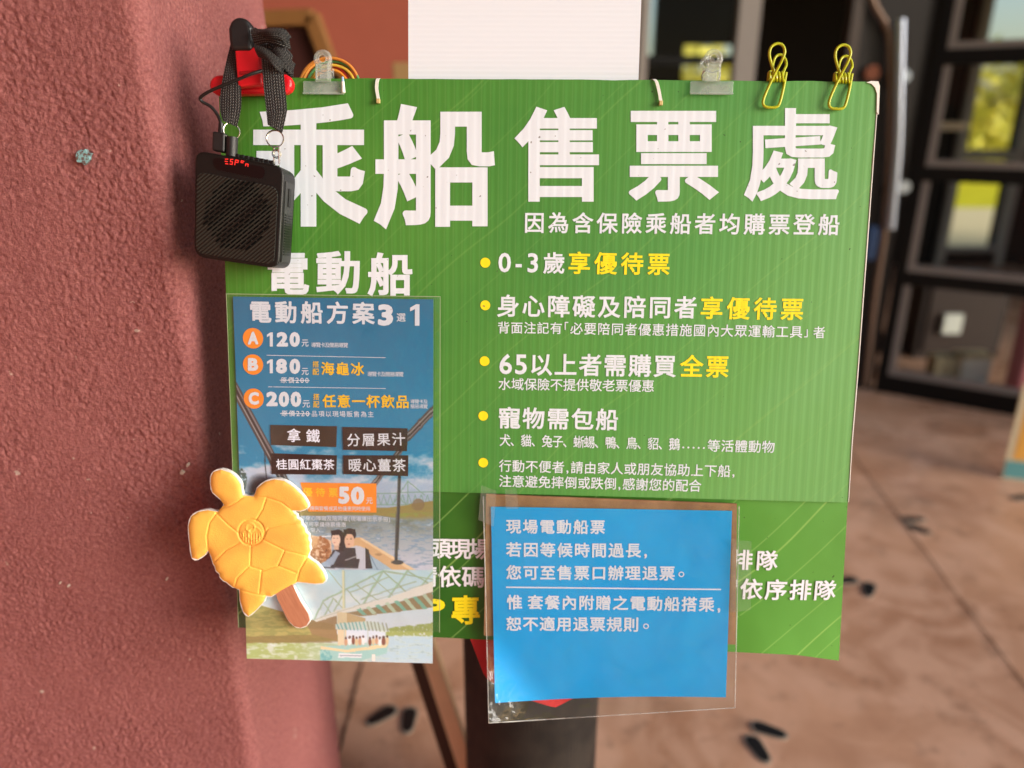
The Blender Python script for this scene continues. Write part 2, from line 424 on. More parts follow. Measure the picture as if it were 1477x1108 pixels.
# plastered column beside the board (its face and its flank)
CX, CY0, CY1 = -.361, .808, 1.222
def lattice(P, Z, wl, seed):
    r = np.random.default_rng(seed); u = P / wl; v = Z / wl; g = r.random((int(v.max()) + 3, int(u.max()) + 3)).astype(np.float32)
    i = u.astype(int); j = v.astype(int); fu = u - i; fv = v - j; fu = fu * fu * (3 - 2 * fu); fv = fv * fv * (3 - 2 * fv)
    return (g[j, i] * (1 - fu) + g[j, i + 1] * fu) * (1 - fv) + (g[j + 1, i] * (1 - fu) + g[j + 1, i + 1] * fu) * fv - .5
def column_mesh():
    """stucco relief is real: a fine grid where the picture sees it, coarse elsewhere"""
    xs = np.r_[np.linspace(-1.15, -.80, 20, endpoint=False), np.linspace(-.80, CX - .018, 345)]; prof = [(x, CY0, 0, -1) for x in xs]
    for a in np.linspace(0, 90, 24)[1:-1]: prof.append((CX - .018 + .018 * math.sin(R(a)), CY0 + .018 - .018 * math.cos(R(a)), math.sin(R(a)), -math.cos(R(a))))
    prof += [(CX, y, 1, 0) for y in np.linspace(CY0 + .018, CY1 - .012, 260)]
    prof += [(CX - .003, CY1 - .003, .7, .7), (CX - .012, CY1, 0, 1), (-1.15, CY1, 0, 1)]
    prof = np.array(prof); zz_ = np.r_[np.linspace(0, .35, 20, endpoint=False), np.linspace(.35, 1.95, 1230), np.linspace(1.95, 3.0, 30)[1:]]
    arc = np.r_[0, np.cumsum(np.hypot(np.diff(prof[:, 0]), np.diff(prof[:, 1])))]; P, Z = np.meshgrid(arc, zz_)
    n = len(prof); m = len(zz_)
    wp_ = lattice(P, Z, .02, 91) * .006; P2 = P + .01 + wp_; Z2 = Z + .01 + lattice(P, Z, .02, 92) * .006
    h = .28 * lattice(P2, Z2, .0090, 1) + .60 * lattice(P2, Z2, .0040, 2) + .80 * lattice(P2, Z2, .0027, 3) + .40 * lattice(P, Z, .0019, 4)
    h = h - .9 * np.maximum(0, -.28 - h) + .5 * np.maximum(0, h - .35); h = h * (.85 + .9 * lattice(P, Z, .09, 5))
    k = .0017 * h + .0040 * lattice(P, Z, .16, 6) + .0022 * lattice(P, Z, .05, 7)
    V = np.stack([prof[None, :, 0] + prof[None, :, 2] * k, prof[None, :, 1] + prof[None, :, 3] * k, Z], -1).reshape(-1, 3)
    i = np.arange(n); j = np.arange(m - 1)[:, None] * n; b = (i + 1) % n
    F = np.stack([j + i, j + b, j + b + n, j + i + n], -1).reshape(-1, 4)
    return V, F
def mk_grid(name, V, F, mat, parent):
    me = bpy.data.meshes.new(name); V = V - np.array(BASE[parent.name])
    me.vertices.add(len(V)); me.vertices.foreach_set('co', V.astype(np.float32).ravel()); me.loops.add(F.size); me.loops.foreach_set('vertex_index', F.astype(np.int32).ravel())
    me.polygons.add(len(F)); me.polygons.foreach_set('loop_start', np.arange(0, F.size, 4, dtype=np.int32)); me.polygons.foreach_set('use_smooth', np.ones(len(F), bool)); me.update(calc_edges=True)
    me.materials.append(mat); o = bpy.data.objects.new(name, me); COL.objects.link(o); o.parent = parent; BASE[o.name] = BASE[parent.name]; return o
col = thing('plaster_column', 'square dusky red stucco column with a rounded corner, filling the left side', 'column', (-.7, 1.0, 0))
mk_grid('column_shaft', *column_mesh(), M_stucco, col)
b = NB('blue_paint_chip'); M_chip = b.set(b.mix(b.ramp(b.noise(330, 3), (.45, 0.), (.55, 1.)), lin(120, 165, 170), lin(92, 72, 66)), .8)
def chip(cx, cy, r, seed):
    rr = random.Random(seed); P = [on_y(cx + r * rr.uniform(.55, 1.1) * math.cos(t), cy + r * rr.uniform(.6, 1.15) * math.sin(t), CY0 - .0045) for t in np.linspace(0, 6.283, 14, endpoint=False)]
    V = [tuple(p) for p in P] + [(p[0], p[1] + .006, p[2]) for p in P]; n = 14
    return V, [tuple(range(n))] + [(i, (i + 1) % n, n + (i + 1) % n, n + i) for i in range(n)]
mk('paint_chip', chip(120, 226, 12, 3), M_chip, col)
M_pale = flat('bare_plaster_chip', (190, 172, 158), .9)
for cx, cy, r, sd in ((262, 682, 3.2, 5), (240, 836, 1.6, 6), (98, 846, 1.8, 7), (270, 672, 2.4, 8), (86, 842, 1.2, 9)): mk('plaster_chip', chip(cx, cy, r, sd), M_pale, col)

# back wall, glazed front of the building and the dark room behind it
YW = 3.9
XW = float(on_y(925, 60, YW)[0]); XD0 = float(on_y(1092, 60, YW)[0]); XD1 = float(on_y(1222, 60, YW)[0])
M_black = flat('black_metal', (14, 13, 12), .55, .2, .2); M_grey = flat('grey_metal', (142, 134, 128), .5, .3, .1)
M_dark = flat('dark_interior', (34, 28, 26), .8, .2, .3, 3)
wall = thing('back_wall', 'plain brick red plaster wall behind the board and the white panel', 'wall', (-1, YW, 0))
mk('wall_face', box(-4.5, XW - .02, YW, YW + .15, 0, 3.0), M_wall, wall)
struct('ceiling', join(box(-4.5, 9, 3.6, 7.7, 3.0, 3.12), box(-4.5, .8, -2.0, 3.6, 3.0, 3.12)), flat('ceiling_paint', (90, 80, 76), .9))
sw_ = thing('unseen_side_wall', 'added dusky red wall out of view on the left, shielding the column from sky light', 'wall', (-1.7, -2, 0))
mk('wall_face', box(-1.85, -1.6, -5.5, .6, 0, 3.0), M_wall, sw_)  # unseen wall, added to block sky light from the left
room = thing('dark_room', 'dim room seen through the black glazed front, its far side opening onto the meadow', 'room', (2, 7.5, 0))
YF = 7.5
xo0 = float(on_y(1425, 30, YF)[0]); xo1 = float(on_y(1437, 340, YF)[0]); zo0 = float(on_y(1400, 362, YF)[2])
def zf(py): return float(on_y(1400, py, YF)[2])
xa0, xa1 = float(on_y(926, 40, YF)[0]), float(on_y(946, 40, YF)[0]); xb0, xb1 = float(on_y(985, 90, YF)[0]), float(on_y(1062, 90, YF)[0])
far = [box(-1, xa0, YF, YF + .12, 0, 3), box(xa0, xa1, YF, YF + .12, 0, zf(82)), box(xa1, xb0, YF, YF + .12, 0, 3), box(xb0, xb1, YF, YF + .12, 0, zf(118)),
       box(xb0, xb1, YF, YF + .12, zf(93), zf(80)), box(xb0, xb1, YF, YF + .12, zf(64), 3), box(xb1, xo0, YF, YF + .12, 0, 3),
       box(xo0, xo1, YF, YF + .12, 0, zo0), box(xo1, 9, YF, YF + .12, 0, 3)]
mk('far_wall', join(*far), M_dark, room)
mk('unseen_side_wall', box(8.9, 9, 2.0, YF, 0, 3), M_dark, room); mk('unseen_side_wall', box(-1.1, -1, 4.1, YF, 0, 3), M_dark, room)
fr = [box(xo0 - .09, xo0, YF - .06, YF - .003, 0, 2.9), box(xo1, xo1 + .08, YF - .06, YF - .003, 0, 2.9), box(xo0, xo1, YF - .05, YF - .003, zf(92), zf(66)), box(xo0, xo1, YF - .05, YF - .003, zf(230), zf(216)), box(xo0, xo1, YF - .05, YF - .003, zo0, zo0 + .05)]
mk('window_frame', join(*fr), M_grey, room)
front = thing('shop_front', 'metal window front with an open dark doorway, right of the white panel', 'shop front', (1.2, YW, 0))
def zw(py): return float(on_y(1000, py, YW)[2])
M_glass = NB('window_glass'); g = M_glass
tr = g.n('BsdfTransparent', Color=(.93, .95, .95, 1)); gl = g.n('BsdfGlossy', Roughness=.02); fz = g.n('LayerWeight', Blend=.12); mx = g.n('MixShader')
g.l(fz.outputs[0], mx.inputs[0]); g.l(tr.outputs[0], mx.inputs[1]); g.l(gl.outputs[0], mx.inputs[2]); g.l(mx.outputs[0], g.out.inputs[0]); M_glass = g.m
mk('post', box(XW - .01, XW + .03, YW - .02, YW + .06, 0, 3), M_grey, front)
mk('post', box(XD0 - .1, XD0, YW - .02, YW + .06, 0, 3), M_grey, front)
mk('transom', box(XW + .03, XD0 - .1, YW, YW + .05, zw(93), zw(80)), M_black, front)
mk('panel', box(XW + .03, XD0 - .1, YW, YW + .05, 0, .9), M_black, front)
mk('pane', box(XW + .03, XD0 - .1, YW + .02, YW + .026, zw(80), 3), M_glass, front)
mk('pane', box(XW + .03, XD0 - .1, YW + .02, YW + .026, .9, zw(93)), M_glass, front)
mk('post', box(XD1, XD1 + .05, YW - .02, YW + .06, 0, 3), flat('brown_metal', (66, 50, 44), .4, .5), front)
mk('door_leaf', box(XD1 + .05, 2.0, YW + .0, YW + .04, 0, 3), flat('bronze_panel', (38, 31, 29), .5, .3), front)
# added tube standing in for a curved brown reflection; long pull handle on the door leaf
def dp(px, py, off=.06): return tuple(on_y(px, py, YW - off))
M_chrome = NB('brushed_steel').set(lin(160, 168, 186), .34, .5, 1.0)
M_bronze = flat('reflection_tube_bronze', (120, 98, 84), .35, .5, .1, metal=.6)
ph = thing('pull_handle', 'long vertical polished steel pull handle on the dark door leaf', 'door handle', dp(1296, 330))
mk('grip', tube([dp(1299, 28), dp(1297, 120), dp(1294, 220), dp(1284, 330)], .024, 16), M_chrome, ph, smooth=True)
for py in (110, 270): q = dp(1305, py); mk('bracket', cyl(q, (q[0], YW, q[2]), .03), M_chrome, ph, smooth=True)
bt = mk('reflection_tube', tube([dp(1248, -30, .03), dp(1262, 8, .03), dp(1277, 35, .03), dp(1284, 70, .03), dp(1284, 200, .03), dp(1276, 330, .03), dp(1262, 430, .03), dp(1248, 556, .03)], .016, 12), M_bronze, base=dp(1248, 556, .03), smooth=True)
props(bt, 'thin bronze tube standing in for a curved brown reflection on the dark door leaf, left of the steel handle', 'tube')
# angled glazed screen on the right
A = Vector(on_z(1262, 562)); Bp = Vector(on_z(1477, 600)); du = (Bp - A).normalized(); dn = Vector((-du.y, du.x, 0));
if dn.y < 0: dn = -dn
MD = Matrix(((du.x, dn.x, 0, A.x), (du.y, dn.y, 0, A.y), (0, 0, 1, 0), (0, 0, 0, 1)))
dnv = np.array(dn)
def sc(px, py):
    P = on_plane(px, py, np.array(A), dnv) - np.array(A); return float(P @ np.array(du)), float(P[2])
screen = thing('glazed_screen', 'tall black framed glass screen in four rows of panes at the right edge', 'glass screen', (0, 0, 0), MD)
LW = 2.3
zs = [0, sc(1300, 545)[1]]; s0 = 0.0; s1 = sc(1283, 530)[0] + .0
mk('stile', box(s0, s1, -.03, .05, 0, 3), M_black, screen)
mk('bottom_rail', box(s1, LW, -.03, .05, 0, sc(1300, 542)[1]), M_black, screen)
rails = [sc(1345, 404)[1], sc(1380, 252)[1], sc(1400, 82)[1]]
for z in rails: mk('glazing_bar', box(s1, LW, -.03, .05, z - .035, z + .035), M_black, screen)
zz = [sc(1300, 542)[1]] + rails + [3.0]
for i in range(4):
    z0 = zz[i] + (.035 if i else 0); z1 = zz[i + 1] - (.035 if i < 3 else 0)
    o = mk('pane', box(s1, LW, .008, .014, z0, z1), M_glass, screen)
    t = .032
    mk('glazing_bead', join(box(s1, s1 + t, -.026, .006, z0, z1), box(s1 + t, LW, -.026, .006, z0, z0 + t)), M_grey, screen)
x0_, z0_ = sc(1346, 182); x1_, _ = sc(1392, 182); mk('door_rail', box(x0_, x1_, .03, .05, z0_ - .02, z0_ + .02), flat('cream_rail', (206, 190, 160), .5), screen)
mk('mullion', box(LW, LW + .08, -.03, .05, 0, 3), M_black, screen)
# things inside the room, just behind the glass
def onfloor(px, py): return on_z(px, py)
q = onfloor(1352, 536)
cab = thing('dark_cabinet', 'low dark brown cabinet behind the glass screen', 'cabinet', q)
mk('carcass', box(q[0] - .02, q[0] + .5, q[1] + .25, q[1] + .6, 0, .5), flat('dark_wood', (46, 34, 30), .5), cab)
mk('cabinet_door', box(q[0] + .02, q[0] + .46, q[1] + .235, q[1] + .25, .05, .46), flat('dark_wood_door', (56, 42, 36), .5), cab)
M_carton = flat('pale_carton', (214, 200, 160), .8); M_pap = flat('white_paper', (225, 228, 215), .8)
P = on_y(1375, 468, q[1] + .2)
n_ = mk('notice_card', box(P[0] - .055, P[0] + .055, P[1], P[1] + .03, P[2] - .06, P[2] + .06), M_pap, base=tuple(P)); props(n_, 'small white square card on the dark cabinet behind the glass', 'card')
for (px, py, wd, hh, mt, lab) in ((1362, 556, .13, .12, M_carton, 'cream box on the floor behind the glass, left of the larger whitish one'), (1403, 560, .16, .15, M_pap, 'larger whitish box on the floor behind the glass, below the small card')):
    q = onfloor(px, py - 6); t = thing('carton_box', lab, 'box', q, group='boxes behind the glass')
    mk('body', box(q[0] - wd / 2, q[0] + wd / 2, q[1], q[1] + .1, 0, hh), mt, t); mk('lid', box(q[0] - wd / 2 - .006, q[0] + wd / 2 + .006, q[1] - .006, q[1] + .106, hh, hh + .02), M_carton, t)
P = on_plane(1490, 470, np.array(A) + dnv * .3, dnv) + np.array([.09, 0, 0])
bag = mk('carrier_bag', bevelled(box(P[0] - .1, P[0] + .16, P[1], P[1] + .12, 0.02, P[2] + .22), .03), flat('pink_bag', (196, 120, 124), .6, .4, .3, 12), base=(P[0], P[1], 0), smooth=True); props(bag, 'pinkish red bag behind the glass at the right edge', 'bag')
P = on_y(1258, 352, YW - .05)
o = mk('blue_pouch', bevelled(box(P[0] - .035, P[0] + .035, P[1], P[1] + .05, P[2] - .09, P[2] + .09), .02), flat('blue_cloth', (42, 62, 96), .8), base=tuple(P), smooth=True); props(o, 'small dark blue pouch hanging on the dark door leaf beside the green board', 'pouch')
P = on_y(1259, 105, YW - .03)
o = mk('orange_badge', cyl((P[0], P[1], P[2]), (P[0], YW, P[2]), .035), flat('rust_orange', (120, 58, 24), .6), base=tuple(P)); props(o, 'round rust orange badge on the dark door leaf', 'badge')
# hedge beyond the meadow
def hedge(x0, x1, y, h, n, seed):
    r = np.random.default_rng(seed); V = []; F = []
    for i in range(n):
        x = r.uniform(x0, x1); yy = y + r.normal() * .8; top = h * (.75 + .18 * math.sin(x * 1.3 + seed) + .12 * math.sin(x * 3.1)); z = top * r.uniform(0, 1) ** .7
        s = r.uniform(.08, .2); d = r.normal(size=3); d /= np.linalg.norm(d); e = np.cross(d, r.normal(size=3)); e /= np.linalg.norm(e); f = np.cross(d, e); c = np.array([x, yy, z])
        k = len(V); V += [tuple(c + s * (e)), tuple(c + s * f * .6), tuple(c - s * e), tuple(c - s * f * .6)]; F.append((k, k + 1, k + 2, k + 3))
    return V, F
hd = mk('hedge', hedge(-6, 26, 20, 3.4, 14000, 2), flat('hedge_leaves', (222, 206, 96), .8, .2, .5, 1.5), base=(0, 20, 0)); props(hd, 'sunlit yellow green hedge beyond the meadow, seen through the glass', 'hedge')

# wooden frame against the back wall and its neighbour
M_wood = flat('ochre_wood', (122, 82, 42), .6, .3, .15, 12); M_wood_l = flat('light_wood', (244, 206, 160), .6, .3, .12, 20)
YB = 2.6
def beam(p, q, wd, th=.05, Y=YB):
    a = Vector(on_y(*p, Y)); b_ = Vector(on_y(*q, Y)); d = (b_ - a).normalized(); n = Vector((-d.z, 0, d.x)) * wd / 2; y = Vector((0, th, 0))
    V = [a - n, a + n, b_ + n, b_ - n]; V = [tuple(v) for v in V] + [tuple(v + y) for v in V]
    return bevelled((V, [(0, 1, 2, 3), (7, 6, 5, 4), (0, 4, 5, 1), (1, 5, 6, 2), (2, 6, 7, 3), (3, 7, 4, 0)]), .006, 2)
wf = thing('timber_screen', 'ochre wooden frame with a dark inside, standing behind the column top', 'frame', (float(on_y(440, 60, YB)[0]), YB, 0))
mk('top_rail', beam((330, 28), (450, 24), .048), M_wood, wf); mk('side_rail', beam((446, 20), (486, 128), .05), M_wood, wf)
a = on_y(452, 34, YB + .03); b_ = on_y(484, 120, YB + .03); c_ = on_y(330, 120, YB + .03); d_ = on_y(330, 34, YB + .03)
mk('back_panel', ([tuple(a), tuple(b_), tuple(c_), tuple(d_)] + [(p[0], p[1] + .02, p[2]) for p in (a, b_, c_, d_)], [(0, 1, 2, 3), (7, 6, 5, 4), (0, 4, 5, 1), (1, 5, 6, 2), (2, 6, 7, 3), (3, 7, 4, 0)]), flat('dark_red_wood', (58, 18, 12), .7), wf)
zb = float(on_y(440, 120, YB)[2])
xx = float(on_y(484, 120, YB)[0]); mk('leg', box(xx - .025, xx + .025, YB, YB + .05, 0, zb + .03), M_wood, wf)
xx = float(on_y(340, 120, YB)[0]); mk('leg', box(xx - .025, xx + .025, YB, YB + .05, 0, zb + .1), M_wood, wf)
xp = float(on_y(580, 100, YB)[0]); zp = float(on_y(580, 90, YB)[2])
st = mk('wooden_post', bevelled(box(xp - .032, xp + .04, YB, YB + .05, 0, zp), .005), flat('pale_post', (150, 118, 76), .6), base=(xp, YB, 0)); props(st, 'short pale wooden post just left of the white panel, before the red wall', 'post')

# floor stickers: pairs of black shoe soles on a white outline
M_st_b = flat('sticker_black', (22, 22, 22), .5, .4, .2); M_st_w = flat('sticker_white', (150, 138, 124), .6, .3, .3, 40)
def sole(cx, cy, s, k=1.0, ro=0.0):
    out = []; c0, s0 = math.cos(ro), math.sin(ro)
    for t in np.linspace(0, 2 * math.pi, 22, endpoint=False):
        y = math.sin(t); wd = .50 + .10 * y - .10 * math.cos(2.4 * y)
        X_, Y_ = s * math.cos(t) * wd * k, s * y * (1. if k == 1 else 1.06); out.append((cx + X_ * c0 - Y_ * s0, cy + X_ * s0 + Y_ * c0))
    return out
def sticker(px, py, rot, label, sz=.039):
    q = on_z(px, py); t = bpy.data.objects.new('footprint_sticker', None); COL.objects.link(t); t.location = (q[0], q[1], .0); t.rotation_euler = (0, 0, R(rot)); BASE[t.name] = Vector((0, 0, 0))
    props(t, label, 'floor sticker', 'footprint stickers on the floor')
    mk('outline', join(prism(sole(-.034, 0, sz * 1.12, 1.15, -.35), .0, .003), prism(sole(.036, .02, sz * 1.12, 1.15, .5), .0, .0032)), M_st_w, t)
    mk('shoe_print', prism(sole(-.034, 0, sz, 1.0, -.35), .0032, .0045), M_st_b, t); mk('shoe_print', prism(sole(.036, .02, sz, 1.0, .5), .0035, .0046), M_st_b, t)
sticker(566, 1040, -28, 'black shoe print sticker on the floor between the column and the wooden leg')
sticker(1106, 1072, 35, 'black shoe print sticker nearest the lower right, below the board corner')
sticker(1233, 846, -58, 'black shoe print sticker on the floor beside the right edge of the board')
sticker(1326, 758, 60, 'small dark shoe print sticker on the floor midway to the glass screen')
sticker(1485, 724, -60, 'shoe print sticker cut by the right edge of the picture')

# poster stand at the right edge
q0 = Vector(on_z(1444, 690)); d = Vector((.9, -.25, 0)).normalized()
def pst(name, s0, s1, z0, z1, m, o=0, th=.012):
    n = Vector((d.y, -d.x, 0)); V = []
    for k in (0, 1):
        for s_, z_ in ((s0, z0), (s1, z0), (s1, z1), (s0, z1)): p = q0 + d * s_ + n * (o - k * th) + Vector((0, 0, z_)); V.append(tuple(p))
    return mk(name, (V, [(0, 1, 2, 3), (7, 6, 5, 4), (0, 4, 5, 1), (1, 5, 6, 2), (2, 6, 7, 3), (3, 7, 4, 0)]), m, pstand)
pstand = thing('poster_panel', 'yellow and teal poster panel standing on the floor at the right edge', 'poster', q0)
pst('backing', 0, .5, 0, .42, flat('poster_cream', (222, 206, 170), .6)); pst('teal_band', .004, .496, .006, .085, flat('poster_teal', (96, 158, 160), .5), .002, .0015)
pst('orange_field', .025, .48, .09, .41, flat('poster_orange', (226, 168, 78), .5, .3, .25, 9), .002, .0015)

# mesh wrapped post, red pennant, wooden leg below the board
Pp = on_plane(769, 1010, (0, 1.02, 0), np.array([0, 1., 0]))
def mesh_mat():
    b = NB('black_mesh'); x, y, z = b.xyz()
    an = b.n('Math', operation='ARCTAN2'); b.l(y, an.inputs[0]); b.l(x, an.inputs[1])
    a = b.math('FRACT', b.math('MULTIPLY', an.outputs[0], 110 / (2 * math.pi))); c = b.math('FRACT', b.math('MULTIPLY', z, 190))
    h = b.math('MULTIPLY', b.ramp(b.math('ABSOLUTE', b.math('SUBTRACT', a, .5)), (.18, 1.), (.3, 0.)), b.ramp(b.math('ABSOLUTE', b.math('SUBTRACT', c, .5)), (.18, 1.), (.3, 0.)))
    vis = b.ramp(b.noise(9, 3), (.4, .1), (.6, .8))
    col = b.mix(b.math('MULTIPLY', h, vis), lin(11, 10, 11), lin(104, 92, 80)); b.bump(h, -.001)
    return b.set(col, .6, .3)
post = mk('mesh_post', cyl((0, 0, 0), (0, 0, 1.14), .125, seg=64), mesh_mat(), smooth=True); post.location = (Pp[0], 1.12, 0)
props(post, 'round post wrapped in black mesh, standing on the floor under the blue notice', 'post')
M_red = flat('red_cloth', (196, 30, 36), .6, .4, .1)
pen = mk('red_pennant', sheet(lambda s, t: bl(676 + 168 * s, 880 + t * (float(np.interp(s, [0, .14, .38, .74, .95, 1], [916, 978, 1003, 1021, 1003, 985])) - 880), -.012 - .006 * math.sin(s * 9)), 24, 6, .0006), M_red, base=bl(760, 900, -.012), frame=MB, smooth=True)
props(pen, 'red cloth pennant tucked behind the bottom of the blue notice', 'pennant')
lg = thing('wooden_prop', 'light wooden prop with its shaded side painted dark, slanting left of the mesh post', 'prop', on_z(672, 1150))
def leg_mesh(p, q, wd, off):
    a = Vector(on_y(*p, 1.33)) ; b_ = Vector(on_z(*q)); d = (b_ - a).normalized(); n = Vector((1, 0, 0)) * wd; y = Vector((0, .03, 0)); a = a + Vector((off, 0, 0)); b_ = b_ + Vector((off, 0, 0))
    V = [a, a + n, b_ + n, b_]; V = [tuple(v) for v in V] + [tuple(v + y) for v in V]
    return V, [(0, 3, 2, 1), (7, 4, 5, 6), (0, 1, 5, 4), (1, 2, 6, 5), (2, 3, 7, 6), (3, 0, 4, 7)]
mk('front_face', leg_mesh((560, 800), (690, 1200), .032, 0), M_wood_l, lg); mk('shade_edge', leg_mesh((560, 800), (690, 1200), .026, -.0265), flat('leg_shade_brown', (70, 44, 28), .7), lg)  # the dark left strip paints in the shadow side of the leg

# ================================================================== THE GREEN BOARD
# white ribbed panel rising behind it
def ribbed():
    b = NB('white_ribbed_plastic'); x, y, z = b.xyz()
    s = b.math('SINE', b.math('MULTIPLY', y, 2 * math.pi / .0052)); b.bump(s, .00008)
    col = b.mix(b.ramp(s, (.7, 0.), (1., .05)), lin(222, 228, 238), lin(204, 209, 218))
    return b.set(col, .45, .4)
wp = mk('white_panel', sheet(lambda s, t: (bl(589, 113, -.012)[0] * (1 - s) + bl(921, 113, -.012)[0] * s, .36 - t * .76, -.012), 2, 2, .004), ribbed(), base=(bl(755, 113)[0], 0, -.012), frame=MB)
props(wp, 'white ribbed plastic panel rising behind the middle of the green board', 'panel')

sign = thing('ticket_sign', 'large green corrugated board with white Chinese ticket office lettering and yellow bullets', 'sign', (0, 0, 0), MB)
cor = [(315, 112), (1267, 118), (1223, 725), (336, 702)]
def edge_board():
    V, F = quadsheet(cor, lambda s, t: .0004 * math.sin(s * 5) * 0, 40, 30, .0045); V = [list(v) for v in V]
    r = random.Random(3); n = 41 * 31
    for j in range(31):       # worn right edge
        dx = r.uniform(-.0012, .0006)
        for k in (0, 1): V[k * n + j * 41 + 40][0] += dx
    for i in range(41):
        dy = r.uniform(-.0004, .0004)
        for k in (0, 1): V[k * n + i][1] += dy
    return V, F
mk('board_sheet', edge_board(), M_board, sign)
ws = [( 1266.5, 118.5), (1268.5, 122), (1266, 170), (1262.5, 190), (1262, 150), (1262.5, 124)]
mk('bare_corner', prism(pxpoly([(1250, 119), (1256, 117), (1267, 117.5), (1269, 124), (1267.5, 165), (1264.5, 162), (1265, 135), (1262, 126), (1257, 121)], .001), -.001, .0012), M_core, sign)
mk('bare_edge', prism(pxpoly([(1264.3, 160), (1265.3, 160), (1250.2, 372), (1247.8, 402), (1237.8, 540), (1229.5, 640), (1224.2, 724), (1223.4, 724), (1228.6, 635), (1237.2, 530), (1247.2, 392)], .0), -.003, .0006), M_core, sign)
# lower sheet, curling at the bottom right
yl = lambda x: 711 + (x - 640) * .0257
def low_w(s, t): return -.0052 - .004 * t * t + .0025 * math.sin(s * 8) * t - .022 * max(0, s - .86) / .14 * t * t * max(0, s - .8) * 5 + .004 * max(0, s - .93) / .07 * t
def low(s, t):
    xl = 336 + 8 * t; xr = 1223 - 13 * t; x = xl + (xr - xl) * s; yb = 905 + (x - 340) * .0495 + 5 * max(0, (x - 1150) / 60)
    y = (1 - t) * (yl(x) - 6) + t * yb
    return bl(x, y, low_w(s, t))
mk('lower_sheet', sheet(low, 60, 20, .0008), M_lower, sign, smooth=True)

def letters(vf, m=M_white, p=sign, **k): return mk('lettering', vf, m, p)
letters(join(fit('乘', 360, 530, 149, 327, .026, skew=0), fit('船', 539, 714, 150, 331, .026)))
letters(join(fit('售', 742, 864, 154, 291, .026), fit('票', 907, 1037, 160, 291, .026), fit('處', 1073, 1210, 156, 291, .019)))
letters(line('因為含保險乘船者均購票登船', 756, 1212, 306, 309, 30, .018))
letters(join(fit('電', 386, 446, 365, 425, .026), fit('動', 456, 519, 362, 425, .026), fit('船', 530, 595, 364, 428, .026)))
for i, (x, y) in enumerate(((700, 379), (700, 440.5), (699, 521), (697, 600), (697, 667.5))):
    mk('bullet', disc(x, y, 7.3, .0005), M_yellow, sign)
letters(line('0-3歲', 719, 815, 363, 364, 31, .02)); letters(line('享優待票', 820, 967, 363, 365, 32, .02), M_yellow)
letters(line('身心障礙及陪同者', 717, 1006, 425, 427.5, 32, .02)); letters(line('享優待票', 1011, 1160, 428, 430, 32, .02), M_yellow)
letters(line('背面注記有', 718, 811, 464, 465, 17, .009)); letters(line('必要陪同者優惠措施國內大眾運輸工具', 823, 1158, 465, 470, 17.5, .009)); letters(fit('者', 1173, 1190, 471, 488, .009)) if 0 else None
def stroke(pts, wd, w):
    V = []; F = []
    P = [np.array(bl(x, y, w)) for x, y in pts]
    for a, b_ in zip(P[:-1], P[1:]):
        d = (b_ - a) / np.linalg.norm(b_ - a); n = np.array([-d[1], d[0], 0]) * wd * MM / 2; k = len(V); e = d * wd * MM / 2
        V += [tuple(a - n - e), tuple(b_ - n + e), tuple(b_ + n + e), tuple(a + n - e)]; F.append((k, k + 1, k + 2, k + 3))
    return V, F
letters(join(fit('者', 1173, 1190, 471, 488, .009), stroke([(819, 465.2), (815.5, 465.2)], 1.6, .0004), stroke([(815.2, 466.6), (815.2, 475)], 1.6, .0004), stroke([(1160.5, 486), (1164, 486)], 1.6, .0004), stroke([(1164.3, 484.6), (1164.3, 476)], 1.6, .0004)))
letters(line('65以上者需購買', 720, 976, 509, 512, 32, .02)); letters(line('全票', 982, 1052, 512, 513, 32, .02), M_yellow)
letters(line('水域保險不提供敬老票優惠', 719, 944, 545, 548, 17.5, .009))
letters(line('寵物需包船', 719, 892, 587, 590, 31, .02))
letters(line('犬、貓、兔子、蜥蜴、鴨、鳥、貂、鵝', 721, 981, 626, 632, 17.5, .009, squeeze=.86))
letters(join(*[disc(985.5 + i * 7.4, 645.5 + i * .2, 1.5, .0004, 10) for i in range(5)], line('等活體動物', 1021, 1118, 634, 636, 17.5, .009)))
letters(line('行動不便者,請由家人或朋友協助上下船,', 720, 1062, 663, 671, 17.5, .009, squeeze=.98))
letters(line('注意避免摔倒或跌倒,感謝您的配合', 720, 1012, 685, 692, 17.5, .009, squeeze=.98))
LW_ = -.0055
def low_letters(vf, m=M_white2):   # follow the sheet a little in front of it
    V, F = vf; xa, ya, _ = bl(340, 711, -.006); xb, yb, _ = bl(1215, 940, -.006)
    V = [(v[0], v[1], low_w((v[0] - xa) / (xb - xa), (v[1] - ya) / (yb - ya)) + .0009) for v in V]; return mk('lettering', (V, F), m, sign)
low_letters(line('頭現場', 619, 708, 775, 777, 30, .02, LW_)); low_letters(line('請依碼', 598, 699, 815, 817, 31, .02, LW_)); low_letters(join(fit('P', 612, 642, 864, 893, .05, LW_), fit('專', 651, 692, 859, 902, .024, LW_)), M_yel3)
low_letters(line('現場排隊', 984, 1122, 790, 794, 29, .02, LW_)); low_letters(line('請依序排隊', 1033, 1208, 833, 838, 30, .02, LW_))

